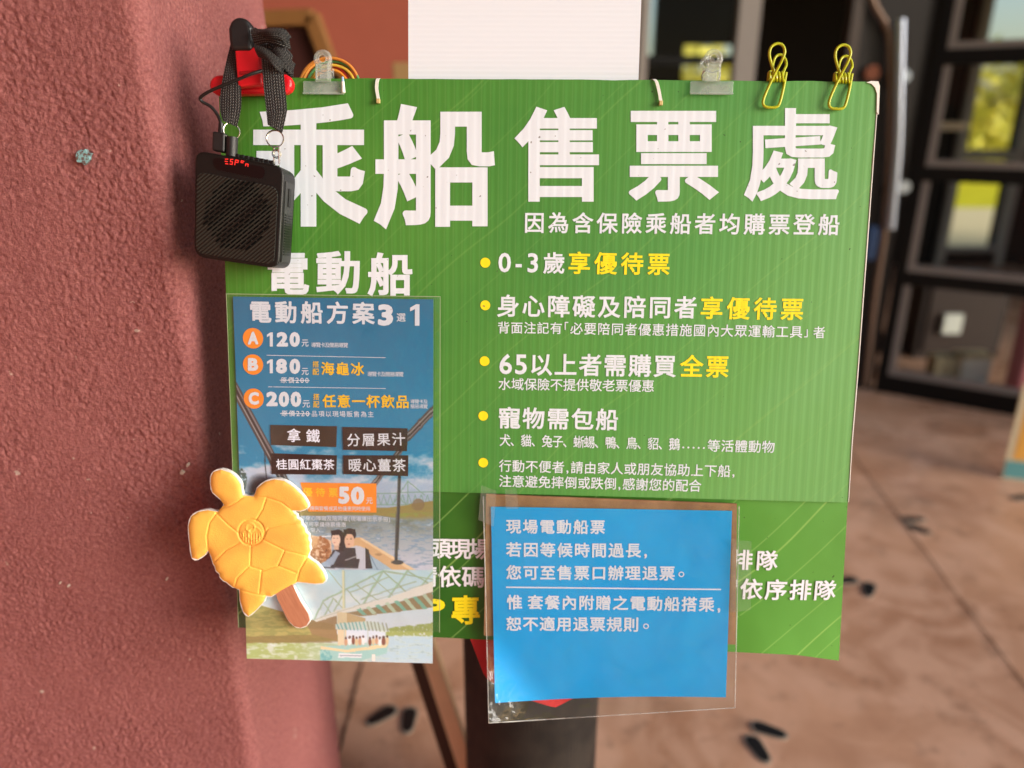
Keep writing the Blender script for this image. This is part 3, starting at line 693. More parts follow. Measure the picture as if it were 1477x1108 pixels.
# ================================================================== PRINTED PICTURE (rastered into vertex colours of the poster's paper)
PX0, PY0, PW, PH, SS = 330, 422, 300, 542, 2
yy, xx_ = np.mgrid[0:PH * SS, 0:PW * SS]; XX = PX0 + xx_ / SS; YY = PY0 + yy / SS
img = np.zeros((PH * SS, PW * SS, 3))
def val_noise(sx, sy, seed, octv=4):
    r = np.random.default_rng(seed); out = np.zeros(XX.shape); amp = 1; tot = 0
    for o in range(octv):
        g = r.random((int(PH / sy * 2 ** o) + 3, int(PW / sx * 2 ** o) + 3)); u = (XX - PX0) / sx * 2 ** o; v = (YY - PY0) / sy * 2 ** o
        i = u.astype(int); j = v.astype(int); fu = u - i; fv = v - j; fu = fu * fu * (3 - 2 * fu); fv = fv * fv * (3 - 2 * fv)
        out += amp * ((g[j, i] * (1 - fu) + g[j, i + 1] * fu) * (1 - fv) + (g[j + 1, i] * (1 - fu) + g[j + 1, i + 1] * fu) * fv); tot += amp; amp *= .55
    return out / tot
def put(mask, c, a=1.0):
    m = (mask * a)[..., None] if not isinstance(mask, tuple) else mask
    img[:] = img * (1 - m) + np.array(c, float) * m
def poly(pts):
    m = np.zeros(XX.shape, bool); n = len(pts)
    x0, x1 = min(p[0] for p in pts), max(p[0] for p in pts); y0, y1 = min(p[1] for p in pts), max(p[1] for p in pts)
    for i in range(n):
        (ax, ay), (bx, by) = pts[i], pts[(i + 1) % n]
        if ay == by: continue
        m ^= ((ay > YY) != (by > YY)) & (XX < (bx - ax) * (YY - ay) / (by - ay) + ax)
    return m.astype(float)
def seg(p, q, wd):
    ax, ay = p; bx, by = q; L = math.hypot(bx - ax, by - ay) + 1e-9; t = np.clip(((XX - ax) * (bx - ax) + (YY - ay) * (by - ay)) / L ** 2, 0, 1)
    return np.clip(.5 + wd / 2 - np.hypot(XX - ax - t * (bx - ax), YY - ay - t * (by - ay)), 0, 1)
def ell(cx, cy, rx, ry): return np.clip((1 - ((XX - cx) / rx) ** 2 - ((YY - cy) / ry) ** 2) * min(rx, ry) * .7 + .3, 0, 1)
sm = lambda x, a, b_: np.clip((x - a) / (b_ - a), 0, 1)
n1 = val_noise(40, 22, 1, 5); n2 = val_noise(9, 2.2, 2, 4); n3 = val_noise(12, 9, 3, 5); n4 = val_noise(3, 3, 4, 2)
t = sm(YY, 425, 700)[..., None]
img[:] = np.array([26, 112, 158]) * (1 - t) + np.array([44, 146, 198]) * t
put(sm(YY, 570, 650) * sm(n1 + .5 * sm(YY, 630, 700) * (1 - .45 * sm(np.abs(XX - 500), 120, 0)), .66, .86), (205, 212, 236), .95)
put(sm(YY, 676, 700), (150, 178, 218), .8); put(sm(n3, .5, .7) * sm(YY, 665, 690), (218, 220, 238), .55)
put(sm(YY, 700, 726), (146, 170, 206), .9)
# far bridge and bank
for k in range(10):
    x = 540 + k * 9; put(seg((x, 728), (x + 4.5, 714), .9), (104, 150, 136)); put(seg((x + 4.5, 714), (x + 9, 728), .9), (104, 150, 136))
for a_, b_ in (((538, 712), (626, 709)), ((538, 728), (626, 727)), ((566, 728), (588, 694)), ((588, 694), (612, 714)), ((572, 712), (584, 726)), ((588, 694), (588, 727))): put(seg(a_, b_, 1.3), (112, 152, 138))
put(poly([(338, 733), (560, 732), (600, 726), (626, 722), (626, 752), (590, 750), (538, 743), (338, 745)]), (138, 124, 66)); put(poly([(560, 741), (626, 738), (626, 752), (590, 752)]) * sm(n3, .35, .6), (126, 146, 60), .8); put(ell(603, 728, 9, 9), (120, 96, 70), .8)
wt_ = sm(YY, 744, 752) * (YY < 824)
tt = sm(YY, 745, 815)[..., None]; wc = np.array([122, 140, 150]) * (1 - tt) + np.array([200, 206, 232]) * tt
m = wt_[..., None]; img[:] = img * (1 - m) + wc * m
put(wt_ * sm(n2, .5, .68), (84, 128, 176), .75); put(wt_ * sm(n2, .62, .8), (220, 224, 240), .6); put(wt_ * sm(YY, 775, 745) * sm(n3, .45, .6), (84, 92, 66), .6)
# canopy arms and pole
for a_, b_, wd in (((336, 556), (410, 694), 13), ((630, 586), (586, 632), 11), ((584, 640), (536, 702), 8)): put(seg(a_, b_, wd), (78, 70, 72))
for o_, c_ in ((-3.5, (168, 168, 176)), (0, (48, 40, 42)), (3, (140, 138, 146))):
    put(seg((337 + o_, 556), (410 + o_, 692), 1.5), c_); put(seg((630, 588 + o_), (586, 632 + o_), 1.3), c_); put(seg((584, 642 + o_), (538, 700 + o_), 1.1), c_)
put(seg((381, 652), (384, 690), 1.4), (50, 55, 60)); put(sm(np.hypot((XX - 378) / 26, (YY - 703) / 22), 1, .55), (34, 38, 46), .9); put(ell(347, 693, 9, 18) * sm(n4, .35, .5), (48, 70, 66), .9)
# boat side, crew
put(poly([(512, 776), (520, 775), (598, 822), (566, 824), (498, 790)]), (214, 172, 128)); put(poly([(518, 777), (522, 776), (600, 822), (592, 823)]), (234, 204, 166))
put(poly([(528, 797), (566, 822), (530, 824)]), (160, 190, 220)); put(seg((533, 800), (545, 822), 1), (90, 120, 160)); put(ell(546, 800, 5, 2), (150, 118, 84), .7)
put(seg((576, 688), (571, 808), 5), (44, 44, 48)); put(seg((574, 688), (569.5, 808), 1), (90, 92, 100)); put(ell(573, 811, 9, 3.5), (60, 60, 64))
put(poly([(448, 772), (462, 774), (478, 780), (478, 812), (446, 815)]), (228, 196, 172)); put(ell(462, 794, 15, 21) * sm(n4, .25, .45), (164, 102, 62)); put(ell(455, 782, 8, 9) * sm(n3, .4, .6), (214, 166, 124), .9); put(ell(468, 800, 7, 9) * sm(n4, .5, .7), (108, 62, 40), .9)
put(poly([(464, 773), (478, 772), (478, 774), (464, 775)]), (230, 235, 250))
put(ell(487, 774, 9.5, 11), (30, 22, 26)); put(poly([(480, 775), (497, 775), (499, 802), (486, 804)]), (32, 24, 28)); put(poly([(482, 784), (489, 784), (488, 793), (482, 793)]), (214, 176, 158)); put(ell(484.5, 778, 6.6, 9.2), (240, 206, 190)); put(poly([(477, 765), (490, 763), (493, 770.5), (478, 772)]), (30, 22, 26)); put(ell(482.5, 782.5, 1.6, .8), (190, 90, 90)); put(ell(481.5, 776, 1.1, .6), (40, 25, 25)); put(ell(486.3, 776, 1.1, .6), (40, 25, 25))
put(ell(504, 771, 10, 9), (28, 22, 24)); put(poly([(499, 786), (508, 786), (509, 794), (499, 794)]), (206, 160, 134)); put(ell(503.5, 780, 7.4, 10.5), (232, 188, 162)); put(poly([(495, 764), (513, 763), (513, 771), (496, 771)]), (28, 22, 24)); put(ell(500.5, 777, 1.2, .6), (40, 26, 24)); put(ell(506, 777, 1.2, .6), (40, 26, 24)); put(ell(503, 784.5, 2.2, .9), (170, 80, 76))
put(poly([(497, 792), (514, 786), (528, 792), (531, 820), (496, 822)]), (196, 202, 226)); put(poly([(496, 790), (512, 790), (514, 806), (519, 806), (516, 820), (494, 818)]), (40, 38, 46)); put(poly([(527, 790), (531, 793), (537, 820), (527, 820)]), (44, 40, 48)); put(seg((498, 808), (514, 802), 1.4), (170, 172, 184))
put(poly([(480, 793), (498, 795), (498, 818), (477, 818), (474, 806)]), (44, 40, 50)); put(poly([(484, 794), (490, 798), (480, 815), (463, 818), (462, 813), (476, 805)]), (150, 170, 204)); put(seg((462, 818), (515, 819), 2), (60, 60, 74))
# lower sheet
lowm = (YY >= 822).astype(float)
tt = sm(YY, 822, 900)[..., None]; m = lowm[..., None]; img[:] = img * (1 - m) + (np.array([176, 214, 236]) * (1 - tt) + np.array([206, 220, 240]) * tt) * m
put(lowm * sm(n1, .5, .75), (226, 234, 244), .6)
# right trees, banks, water
put(poly([(556, 908), (570, 904), (590, 902), (626, 898), (626, 918), (556, 918)]) * sm(n4, .15, .4), (150, 166, 92)); put(poly([(354, 866), (372, 872), (400, 880), (440, 892), (480, 900), (490, 924), (354, 930)]), (142, 144, 82)); put(lowm * poly([(354, 866), (372, 872), (400, 880), (440, 892), (480, 900), (490, 924), (354, 930)]) * sm(n2, .45, .6), (176, 164, 96), .8); put(poly([(354, 918), (490, 914), (490, 926), (354, 932)]), (126, 108, 66), .7)
wm = lowm * sm(YY, 916, 919); gx = sm(XX, 420, 560)[..., None]; m = wm[..., None] * ((XX > 556) | (YY > 927))[..., None]
img[:] = img * (1 - m) + (np.array([162, 182, 112]) * (1 - gx) + np.array([174, 206, 226]) * gx) * m
put(m[..., 0] * sm(n2, .5, .68), (206, 222, 214), .7); put(m[..., 0] * sm(n2, .6, .8) * sm(XX, 540, 570), (120, 164, 190), .7); put(m[..., 0] * sm(n3, .56, .7) * sm(XX, 480, 420), (214, 226, 232), .7); put(lowm * sm(YY, 948, 957), (200, 214, 224), .5)
# bridge
put(poly([(440, 896), (486, 888), (486, 924), (450, 915)]), (146, 118, 82), .9)
G_ = (150, 192, 172); D_ = (150, 140, 104)
for a_, b_, wd in (((453, 893), (466, 866), 1.6), ((466, 866), (552, 823), 2), ((552, 823), (626, 836), 1.6), ((465, 868), (480, 888), 1.2), ((480, 864), (466, 890), 1.5), ((480, 862), (500, 884), 1.1), ((497, 852), (478, 888), 1.4), ((500, 850), (524, 878), 1.3),
                   ((552, 823), (520, 877), 2.4), ((552, 823), (590, 858), 2), ((588, 822), (560, 862), 2.2), ((588, 824), (626, 846), 2), ((624, 824), (604, 848), 1.8), ((505, 854), (560, 832), 1), ((520, 864), (600, 838), 1), ((495, 850), (472, 822), 1), ((512, 842), (548, 868), 1.1), ((536, 832), (570, 862), 1)):
    put(seg(a_, b_, wd) * lowm, G_); put(seg((a_[0] + wd * .5, a_[1] + .6), (b_[0] + wd * .5, b_[1] + .6), .6) * lowm, D_, .8)
put(seg((495, 824), (495, 884), 3.2) * lowm, (216, 218, 186)); put(seg((497, 824), (497, 884), .8), (150, 172, 146))
put(poly([(452, 894), (486, 880), (560, 862), (626, 838), (626, 853), (556, 872), (500, 883), (456, 897)]), (222, 222, 222)); put(seg((452, 894), (626, 838), .9), (170, 182, 176))
put(poly([(500, 884), (560, 872), (626, 853), (626, 876), (560, 884), (520, 889)]), (140, 122, 90))
for k in range(9): x = 514 + k * 13.5; put(poly([(x, 882 - (x - 500) * .215), (x + 5, 881 - (x - 495) * .215), (x + 15 + k, 888 - (x - 500) * .11), (x + 9 + k, 889 - (x - 500) * .11)]) * (XX < 627), (176, 204, 186) if k % 2 else (110, 178, 164), .9)
put(poly([(486, 883), (500, 884), (500, 936), (487, 936)]), (216, 202, 170)); put(poly([(500, 884), (527, 892), (526, 900), (500, 900)]), (190, 166, 126))
# tour boat
put(poly([(462, 932), (560, 928), (557, 942), (520, 953), (462, 953)]), (150, 200, 200)); put(poly([(462, 932), (500, 937), (560, 928), (556, 934), (500, 941), (462, 936)]), (226, 208, 164)); put(poly([(462, 936), (480, 940), (478, 953), (462, 953)]) * sm(n4, .3, .6), (90, 168, 176), .8)
put(poly([(488, 942), (522, 943), (521, 949), (488, 948)]), (226, 232, 240))
for k in range(16): put(seg((490 + k * 2, 945.5 + (k % 3) * .3), (491 + k * 2, 945.5), 1.1), (70, 90, 120), .8)
for a_, b_ in (((497, 908), (497, 934)), ((530, 906), (530, 934)), ((556, 908), (555, 930))): put(seg(a_, b_, 1.3), (180, 196, 190))
for k in range(12): put(ell(499 + k * 5.0 + (4 if k > 5 else 0), 926 - (k % 3), 2.6, 6), ((196, 150, 120), (236, 236, 240), (120, 70, 56), (210, 190, 150))[k % 4]); put(ell(499 + k * 5.0 + (4 if k > 5 else 0), 920 - (k % 3), 1.8, 2), (70, 46, 40))
put(poly([(484, 900), (520, 896), (546, 898), (562, 910), (552, 912), (540, 908), (484, 908)]), (206, 222, 222))
for k in range(14): put(seg((486 + k * 5.4, 900 - 3 * math.sin(k / 4.5)), (489 + k * 5.4, 907 + k * .25), 1.8), (84, 160, 170) if k < 8 else (130, 140, 120), .85)
put(poly([(536, 944), (541, 944), (541, 953), (536, 953)]), (236, 228, 224))
img[:] = np.where((YY > 690)[..., None], 255 - (255 - img) * .88, img)
img += rng.normal(0, 3.0, img.shape[:2])[..., None]
img = img.reshape(PH, SS, PW, SS, 3).mean((1, 3))
il = np.where(img / 255 <= .04045, img / 255 / 12.92, ((np.clip(img, 0, 255) / 255 + .055) / 1.055) ** 2.4)
def printed(name, c, nx, ny, w, parent, mat):
    c = np.array(c, float); s, t = np.meshgrid(np.linspace(0, 1, nx + 1), np.linspace(0, 1, ny + 1)); s = s.ravel()[:, None]; t = t.ravel()[:, None]
    P = (1 - t) * ((1 - s) * c[0] + s * c[1]) + t * ((1 - s) * c[3] + s * c[2])
    d = RT * ((P[:, :1] - PCX) / FPX) + FW - UP * ((P[:, 1:] - PCY) / FPX); k = np.dot(BC + bN * w - CAM, bN) / (d @ bN); Q = CAM + d * k[:, None] - BC
    V = np.c_[Q @ bU, Q @ bV, np.full(len(P), w)]
    n = (nx + 1) * (ny + 1); i = np.arange(n).reshape(ny + 1, nx + 1); a = i[:-1, :-1].ravel(); F = np.c_[a, a + nx + 1, a + nx + 2, a + 1]
    # closed thin paper: back corners
    bc = [0, nx, n - 1, n - 1 - nx]; V2 = np.vstack([V, V[bc] - [0, 0, .0003]])
    F = F.tolist() + [[n, n + 1, n + 2, n + 3], ]
    o = mk(name, (V2, F), mat, parent)
    at = o.data.color_attributes.new('print', 'FLOAT_COLOR', 'POINT')
    ix = np.clip((P[:, 0] - PX0).astype(int), 0, PW - 1); iy = np.clip((P[:, 1] - PY0).astype(int), 0, PH - 1)
    colr = np.ones((len(V2), 4)); colr[:len(P), :3] = il[iy, ix]; colr[len(P):, :3] = .8
    at.data.foreach_set('color', colr.ravel()); return o
b = NB('printed_paper'); at = b.n('VertexColor', layer_name='print'); b.bump(b.noise(22, 2), .003, .35); M_print = b.set(at.outputs[0], .33, .4)
def film(name, haze=.05, rough=.06, tint=(.97, .98, .97, 1), bscale=30, bd=.004, ior=1.45):
    b = NB(name); tr = b.n('BsdfTransparent', Color=tint); gl = b.n('BsdfGlossy', Roughness=rough); fz = b.n('LayerWeight'); m1 = b.n('MixShader'); m2 = b.n('MixShader'); df = b.n('BsdfDiffuse', Color=(.75, .75, .72, 1))
    bp = b.n('Bump', Distance=bd, Strength=.6); b.l(b.noise(bscale, 3), bp.inputs['Height'])
    for nd in (gl, fz): b.l(bp.outputs[0], nd.inputs['Normal'])
    fac = b.math('MULTIPLY_ADD', b.math('POWER', fz.outputs['Facing'], 4.0), .7, .016); b.l(fac, m1.inputs[0]); b.l(tr.outputs[0], m1.inputs[1]); b.l(gl.outputs[0], m1.inputs[2])
    b.l(b.ramp(b.noise(11, 5, .7), (.38, haze * .5), (.72, min(1., haze * 2))), m2.inputs[0]); b.l(m1.outputs[0], m2.inputs[1]); b.l(df.outputs[0], m2.inputs[2]); b.l(m2.outputs[0], b.out.inputs[0]); return b.m
M_film = film('clear_sleeve', .012); M_tape = film('clear_tape', .035, .1, bscale=90, bd=.003); M_pouch = film('laminating_pouch', .012, .07, bscale=26, bd=.0045)

poster = thing('price_poster', 'blue price poster with orange letter discs and river photograph on the board', 'poster', bl(480, 690, .002), MB)
W1 = .0022
printed('upper_paper', [(336, 428), (625, 432), (624.5, 826), (350.5, 822)], 300, 400, W1, poster, M_print)
printed('lower_paper', [(352, 820), (624.5, 824), (624, 957), (356, 950)], 280, 140, W1 + .0008, poster, M_print)
mk('sleeve', quadsheet([(326, 424), (635, 428), (634, 912), (345, 905)], lambda s, t: W1 + .0016 + .0006 * math.sin(s * 7 + t * 5), 14, 20, .00015), M_film, poster, smooth=True)
mk('sleeve_edge', join(stroke([(326, 424), (635, 428)], 1.0, W1 + .003), stroke([(635, 428), (634, 912)], 1.0, W1 + .003), stroke([(326.5, 424), (344, 905)], 1.0, W1 + .003)), flat('sleeve_edge_plastic', (150, 168, 130), .3), poster)
WT = W1 + .0005
def one(x0, x1, y0, y1, wd):     # numeral one with its flag
    P = [(x1 - wd, y1), (x1, y1), (x1, y0), (x1 - wd * .75, y0), (x0, y0 + wd * .75), (x0, y0 + wd * 1.55), (x1 - wd, y0 + wd * 1.05)]
    return [bl(x, y, WT) for x, y in P], [(0, 1, 2, 6), (6, 2, 3), (6, 3, 4, 5)]
def pl(vf, m=M_lilac, name='lettering'): return mk(name, vf, m, poster)
pl(line('電動船方案', 359, 540, 433.5, 436, 32, .025, WT, False)); pl(join(fit('3', 545, 567, 439, 470, .05, WT, False), one(591.5, 605, 439, 470, 6.6)))
pl(fit('選', 572, 585, 452, 464, .01, WT))
M_disc = M_orange
for ch, cx, cy in (('A', 365, 488), ('B', 365, 526), ('C', 366, 575)):
    o = pl(disc(cx, cy, 15.5, WT), M_orange, 'letter_disc'); mk('disc_letter', fit(ch, cx - 7.5, cx + 7.5, cy - 9.5, cy + 9, .055, WT + .0004, False), M_lilac, o)
pl(join(one(385, 393.5, 479.5, 500, 4.4), fit('2', 399, 415.5, 479, 500, .06, WT, False), fit('0', 417.5, 432.5, 479, 500.5, .06, WT, False)))
pl(fit('元', 435, 445, 490, 500, .008, WT)); pl(line('導覽卡及簡易導覽', 449, 502, 494, 494.5, 7, .004, WT))
pl(join(one(385, 393.5, 518.5, 538.5, 4.4), fit('8', 398, 414, 517.5, 539, .06, WT, False), fit('0', 417.5, 433, 517.5, 539.5, .06, WT, False)))
pl(fit('元', 435, 445, 531, 541, .008, WT)); pl(join(fit('搭', 451, 460, 521, 530, .012, WT), fit('配', 451, 460, 532, 541, .012, WT)), M_yellow2)
pl(line('海龜冰', 463, 525, 522, 523, 19, .024, WT, False), M_yellow2); pl(line('導覽卡及簡易導覽', 530, 582, 536, 536.5, 7, .004, WT))
pl(line('原價200', 405, 445, 544, 544.5, 8.5, .008, WT)); pl(stroke([(404, 548.5), (446, 549)], 1.2, WT + .0002), name='strike_line')
pl(join(fit('2', 384, 400.5, 565, 586, .06, WT, False), fit('0', 402, 417, 565, 587, .06, WT, False), fit('0', 419, 434.5, 565, 587, .06, WT, False)))
pl(fit('元', 436.5, 447, 577.5, 588, .008, WT)); pl(join(fit('搭', 452, 460.5, 568, 577, .012, WT), fit('配', 452, 460.5, 579, 588, .012, WT)), M_yellow2)
pl(line('任意一杯飲品', 465, 590, 569, 570, 19, .024, WT, False), M_yellow2); pl(join(line('導覽卡及', 592, 617, 576, 576.3, 6.3, .004, WT), line('簡易導覽', 592, 617, 583, 583.3, 6.3, .004, WT)))
pl(line('原價220', 406, 446, 592, 592.5, 8.5, .008, WT)); pl(stroke([(404.5, 596.5), (447, 597)], 1.2, WT + .0002), name='strike_line')
pl(line('品項以現場販售為主', 449, 539, 592.5, 593.5, 8.5, .006, WT))
pl(stroke([(385, 512.5), (556, 516)], .8, WT), name='rule_line'); pl(stroke([(387, 558), (556, 560.5)], .8, WT), name='rule_line')
# discount flash
o = pl(quadsheet([(433, 696), (543, 697.5), (543, 739.5), (445, 738)], WT, 1, 1, .0001), M_orange, 'price_flash')
mk('flash_text', line('優待票', 437, 487, 703, 704, 13, .02, WT + .0003), M_yellow2, o); mk('flash_text', join(fit('5', 488, 504, 702, 727, .06, WT + .0003, False), fit('0', 506, 525.5, 702, 728, .06, WT + .0003, False), fit('元', 528, 537.5, 718, 727, .008, WT + .0003)), M_lilac, o)
mk('flash_text', line('不得與套餐或其他優惠同時使用', 440, 534, 730, 730.7, 6.3, .004, WT + .0003), M_lilac, o)
pl(line('持有身心障礙及陪同者(現場須出示手冊)', 425, 563, 743.5, 746, 6.8, .005, WT)); pl(line('身高可享優待票優惠', 430, 499, 752.5, 753.5, 6.8, .005, WT)); pl(line('為限入', 440, 462, 761, 761.5, 6.5, .005, WT))
# drink plates stuck on
M_plate = flat('brown_label', (66, 54, 46), .4, .4, .12); M_plate2 = flat('dark_brown_label', (50, 36, 34), .3, .5, .12)
for txt, c, m, tx in (('拿鐵', [(390, 613), (486, 615), (485, 645), (391, 642)], M_plate, (414, 461, 618.5, 619.5, 19)), ('分層果汁', [(494, 616), (588, 618), (587, 651), (495, 649)], M_plate2, (500, 584, 625.5, 624, 18.5)),
                      ('桂圓紅棗茶', [(391, 654), (486, 657), (485, 685), (392, 684)], M_plate2, (398, 482, 662, 662.5, 15.5)), ('暖心薑茶', [(495, 657), (589, 657), (588.5, 687), (495, 684)], M_plate2, (502, 585, 661.5, 662, 18.5))):
    o = pl(quadsheet(c, WT + .0006, 1, 1, .0006), m, 'drink_label'); mk('label_text', line(txt, *tx[:4], tx[4], .012, WT + .0009), M_lilac, o)

# ------------------------------------------------------------------ blue notice in its pouch
M_blue = None
b = NB('cyan_print'); x, y, z = b.xyz(); b.bump(b.noise(16, 2), .004, .4); n = b.noise(14, 3)
col_ = b.mix(b.ramp(n, (.4, 0.), (.7, .35)), lin(14, 160, 236), lin(40, 176, 240)); M_blue = b.set(col_, .75, .12)
b = NB('brown_cardboard'); M_card = b.set(b.mix(b.ramp(b.noise(30, 5), (.35, 0.), (.65, 1.)), lin(134, 100, 72), lin(160, 124, 92)), .8, .2)
nt_ = thing('refund_notice', 'bright blue laminated notice with white Chinese text on brown cardboard, low centre', 'notice', bl(880, 870, .004), MB)
mk('cardboard_backing', quadsheet([(701, 713), (1063, 727), (1061, 930), (698, 917)], .0035, 1, 1, .003), M_card, nt_)
def curl(s, t):
    e = -(s * 350 - 2) * .80 + (t * 275 - 198) * .60; k = min(max(e + 22, 0), 44)      # px beyond the bend line; corner lifts off
    lift = (.5 * .52 / 44 * k * k + (.52 * (e - 22) if e > 22 else 0)) * MM
    return .0052 + lift + .0007 * math.sin(s * 6 + 2 * t)
nc = np.array([(708, 731), (1056, 737), (1047, 1006), (714, 1014)], float)
def npaper(s, t, dw=0.):
    p = (1 - t) * ((1 - s) * nc[0] + s * nc[1]) + t * ((1 - s) * nc[3] + s * nc[2]); p = p + np.array([0, -7 * math.sin(math.pi * s) * 0.6 * t]); return bl(p[0], p[1], curl(s, t) + dw)
mk('blue_paper', sheet(npaper, 40, 30, .0003), M_blue, nt_, smooth=True)
def nl(vf, m=M_lilac, name='lettering'):
    V, F = vf; out = []
    x0, y0, _ = bl(708, 731); x1, y1, _ = bl(1047, 1006)
    for v in V: s_ = (v[0] - x0) / (x1 - x0); t_ = (v[1] - y0) / (y1 - y0); out.append((v[0], v[1], curl(s_, t_) + .0004))
    return mk(name, (out, F), m, nt_)
nl(line('現場電動船票', 730, 873, 749, 750, 20.5, .022, .006)); nl(line('若因等候時間過長,', 730, 936, 782, 784, 21, .022, .006)); nl(line('您可至售票口辦理退票', 730, 974, 815, 817, 21, .022, .006))
def rg(cx, cy, r, wd): 
    c = np.array(bl(cx, cy, .006)); n = 20; V = []
    for q in (r - wd / 2, r + wd / 2): V += [tuple(c + np.array([math.cos(t), math.sin(t), 0]) * q * MM) for t in np.linspace(0, 6.2832, n, endpoint=False)]
    return V, [(i, n + i, n + (i + 1) % n, (i + 1) % n) for i in range(n)]
nl(rg(983, 829, 3.6, 1.6)); nl(stroke([(731, 847), (1039, 850.5)], 2.2, .006), name='rule_line')
nl(line('惟', 731, 751, 858, 858, 21, .022, .006)); nl(line('套餐內附贈之電動船搭乘,', 761, 1042, 858, 862, 21, .022, .006)); nl(line('恕不適用退票規則', 730, 922, 889, 891, 21, .022, .006)); nl(rg(932, 904, 3.6, 1.6))
pc = np.array([(697, 716), (1066, 730), (1060, 1021), (705, 1043)], float)
def pouch(s, t):
    p = (1 - t) * ((1 - s) * pc[0] + s * pc[1]) + t * ((1 - s) * pc[3] + s * pc[2]); return bl(p[0], p[1], .0022 + curl((p[0] - 709) / 343, (p[1] - 733) / 277) + .0006 * math.sin(9 * s + 4 * t) * t + .0008 * math.sin(21 * t + 13 * s) * t)
mk('pouch', sheet(pouch, 80, 70, .0002), M_pouch, nt_, smooth=True)
ed = [pouch(0, t) for t in np.linspace(0, 1, 20)] + [pouch(s, 1) for s in np.linspace(.05, 1, 20)] + [pouch(1, 1 - t) for t in np.linspace(.05, 1, 20)]
mk('pouch_rim', tube(ed, .00055, 6, False, 1), film('pouch_rim_plastic', .35, .1), nt_, smooth=True)
for lab, c in (('strip of clear tape holding the right side of the blue notice', [(1056, 778), (1084, 781), (1083, 880), (1053, 884)]), ('clear tape holding the upper left edge of the blue notice', [(694, 700), (716, 708), (712, 760), (690, 750)]), ('clear tape folded over the top edge of the notice cardboard', [(728, 706), (745, 704), (748, 734), (730, 734)])):
    o = mk('clear_tape', quadsheet(c, lambda s, t: .0088 + .0004 * math.sin(20 * s + 31 * t), 8, 12, .0001), M_tape, base=bl(*c[0], .009), frame=MB, smooth=True); props(o, lab, 'tape', 'clear tape strips')

# ------------------------------------------------------------------ turtle shaped ice pop cut-out
def tp(pts): return [(260 + x / 4.2625, 660 + y / 4.2625) for x, y in pts]
T_head = [(265, 290), (240, 255), (195, 215), (184, 170), (184, 120), (202, 85), (250, 70), (310, 90), (350, 125), (375, 165), (386, 230)]
T_rf = [(450, 236), (470, 185), (520, 145), (580, 130), (640, 140), (700, 180), (760, 240), (788, 290), (783, 315), (740, 332), (692, 328)]
T_rs = [(705, 345), (716, 352), (722, 375), (745, 388), (748, 412), (768, 432), (772, 458), (792, 476), (790, 500), (800, 520), (796, 545), (802, 572), (786, 612)]
T_rb = [(840, 650), (880, 700), (898, 750), (880, 775), (830, 780), (720, 768)]
T_stick = [(695, 795), (740, 880), (790, 960), (800, 1000), (780, 1035), (740, 1050), (700, 1040), (660, 1000), (630, 940), (595, 868)]
T_bl = [(560, 858), (530, 852), (515, 890), (470, 940), (420, 980), (385, 950), (365, 880), (360, 815)]
T_ls = [(320, 800), (290, 775), (282, 768), (262, 760), (240, 735), (238, 716), (218, 700), (210, 670), (200, 655), (185, 605), (170, 575)]
T_lf = [(155, 600), (110, 630), (70, 620), (54, 520), (47, 420), (65, 360), (110, 330), (170, 320), (230, 330)]
outline = T_head + T_rf + T_rs + T_rb + [(712, 775)] + T_bl + T_ls + T_lf
grooves = [[(255, 305), (300, 300), (345, 275), (390, 243), (450, 238), (530, 245), (620, 275), (700, 335)], [(530, 245), (505, 320), (465, 385)], [(520, 470), (540, 435), (620, 415), (730, 405)], [(510, 505), (640, 570), (780, 605)],
           [(640, 575), (600, 665), (510, 695), (430, 670), (435, 545)], [(600, 665), (715, 710)], [(500, 695), (485, 835)], [(420, 672), (350, 740), (335, 790)], [(362, 525), (280, 570), (210, 640)], [(358, 465), (290, 410), (220, 340)],
           [(782, 610), (735, 690), (712, 768)], [(228, 335), (180, 400), (163, 480), (170, 575)], [(360, 812), (450, 838), (560, 855), (640, 812), (712, 770)]]
TW = .0105
turtle = thing('turtle_cutout', 'yellow turtle shaped ice pop cut-out with a brown stick, over the poster lower left', 'cut-out', bl(350, 790, TW), MB)
M_foam = flat('white_foam_edge', (232, 228, 222), .6)
def shrink(poly_, k):   # move each point inwards by k (crop px)
    P = np.array(poly_, float); n = len(P); out = []
    ar = sum(P[i][0] * P[(i + 1) % n][1] - P[(i + 1) % n][0] * P[i][1] for i in range(n)); sg = 1 if ar > 0 else -1
    for i in range(n):
        d = P[(i + 1) % n] - P[i - 1]; d /= np.linalg.norm(d) + 1e-9; out.append(tuple(P[i] + sg * k * np.array([-d[1], d[0]])))
    return out
out_s = [tuple(p) for p in catmull(outline, 2, True)]; st_s = [tuple(p) for p in catmull(T_stick, 3, False)]
mk('foam_backing', join(prism(pxpoly(tp(out_s), TW), TW - .006, TW), prism(pxpoly(tp([(600, 800)] + st_s[::-1] if False else st_s), TW), TW - .006, TW - .0002)), M_foam, turtle)
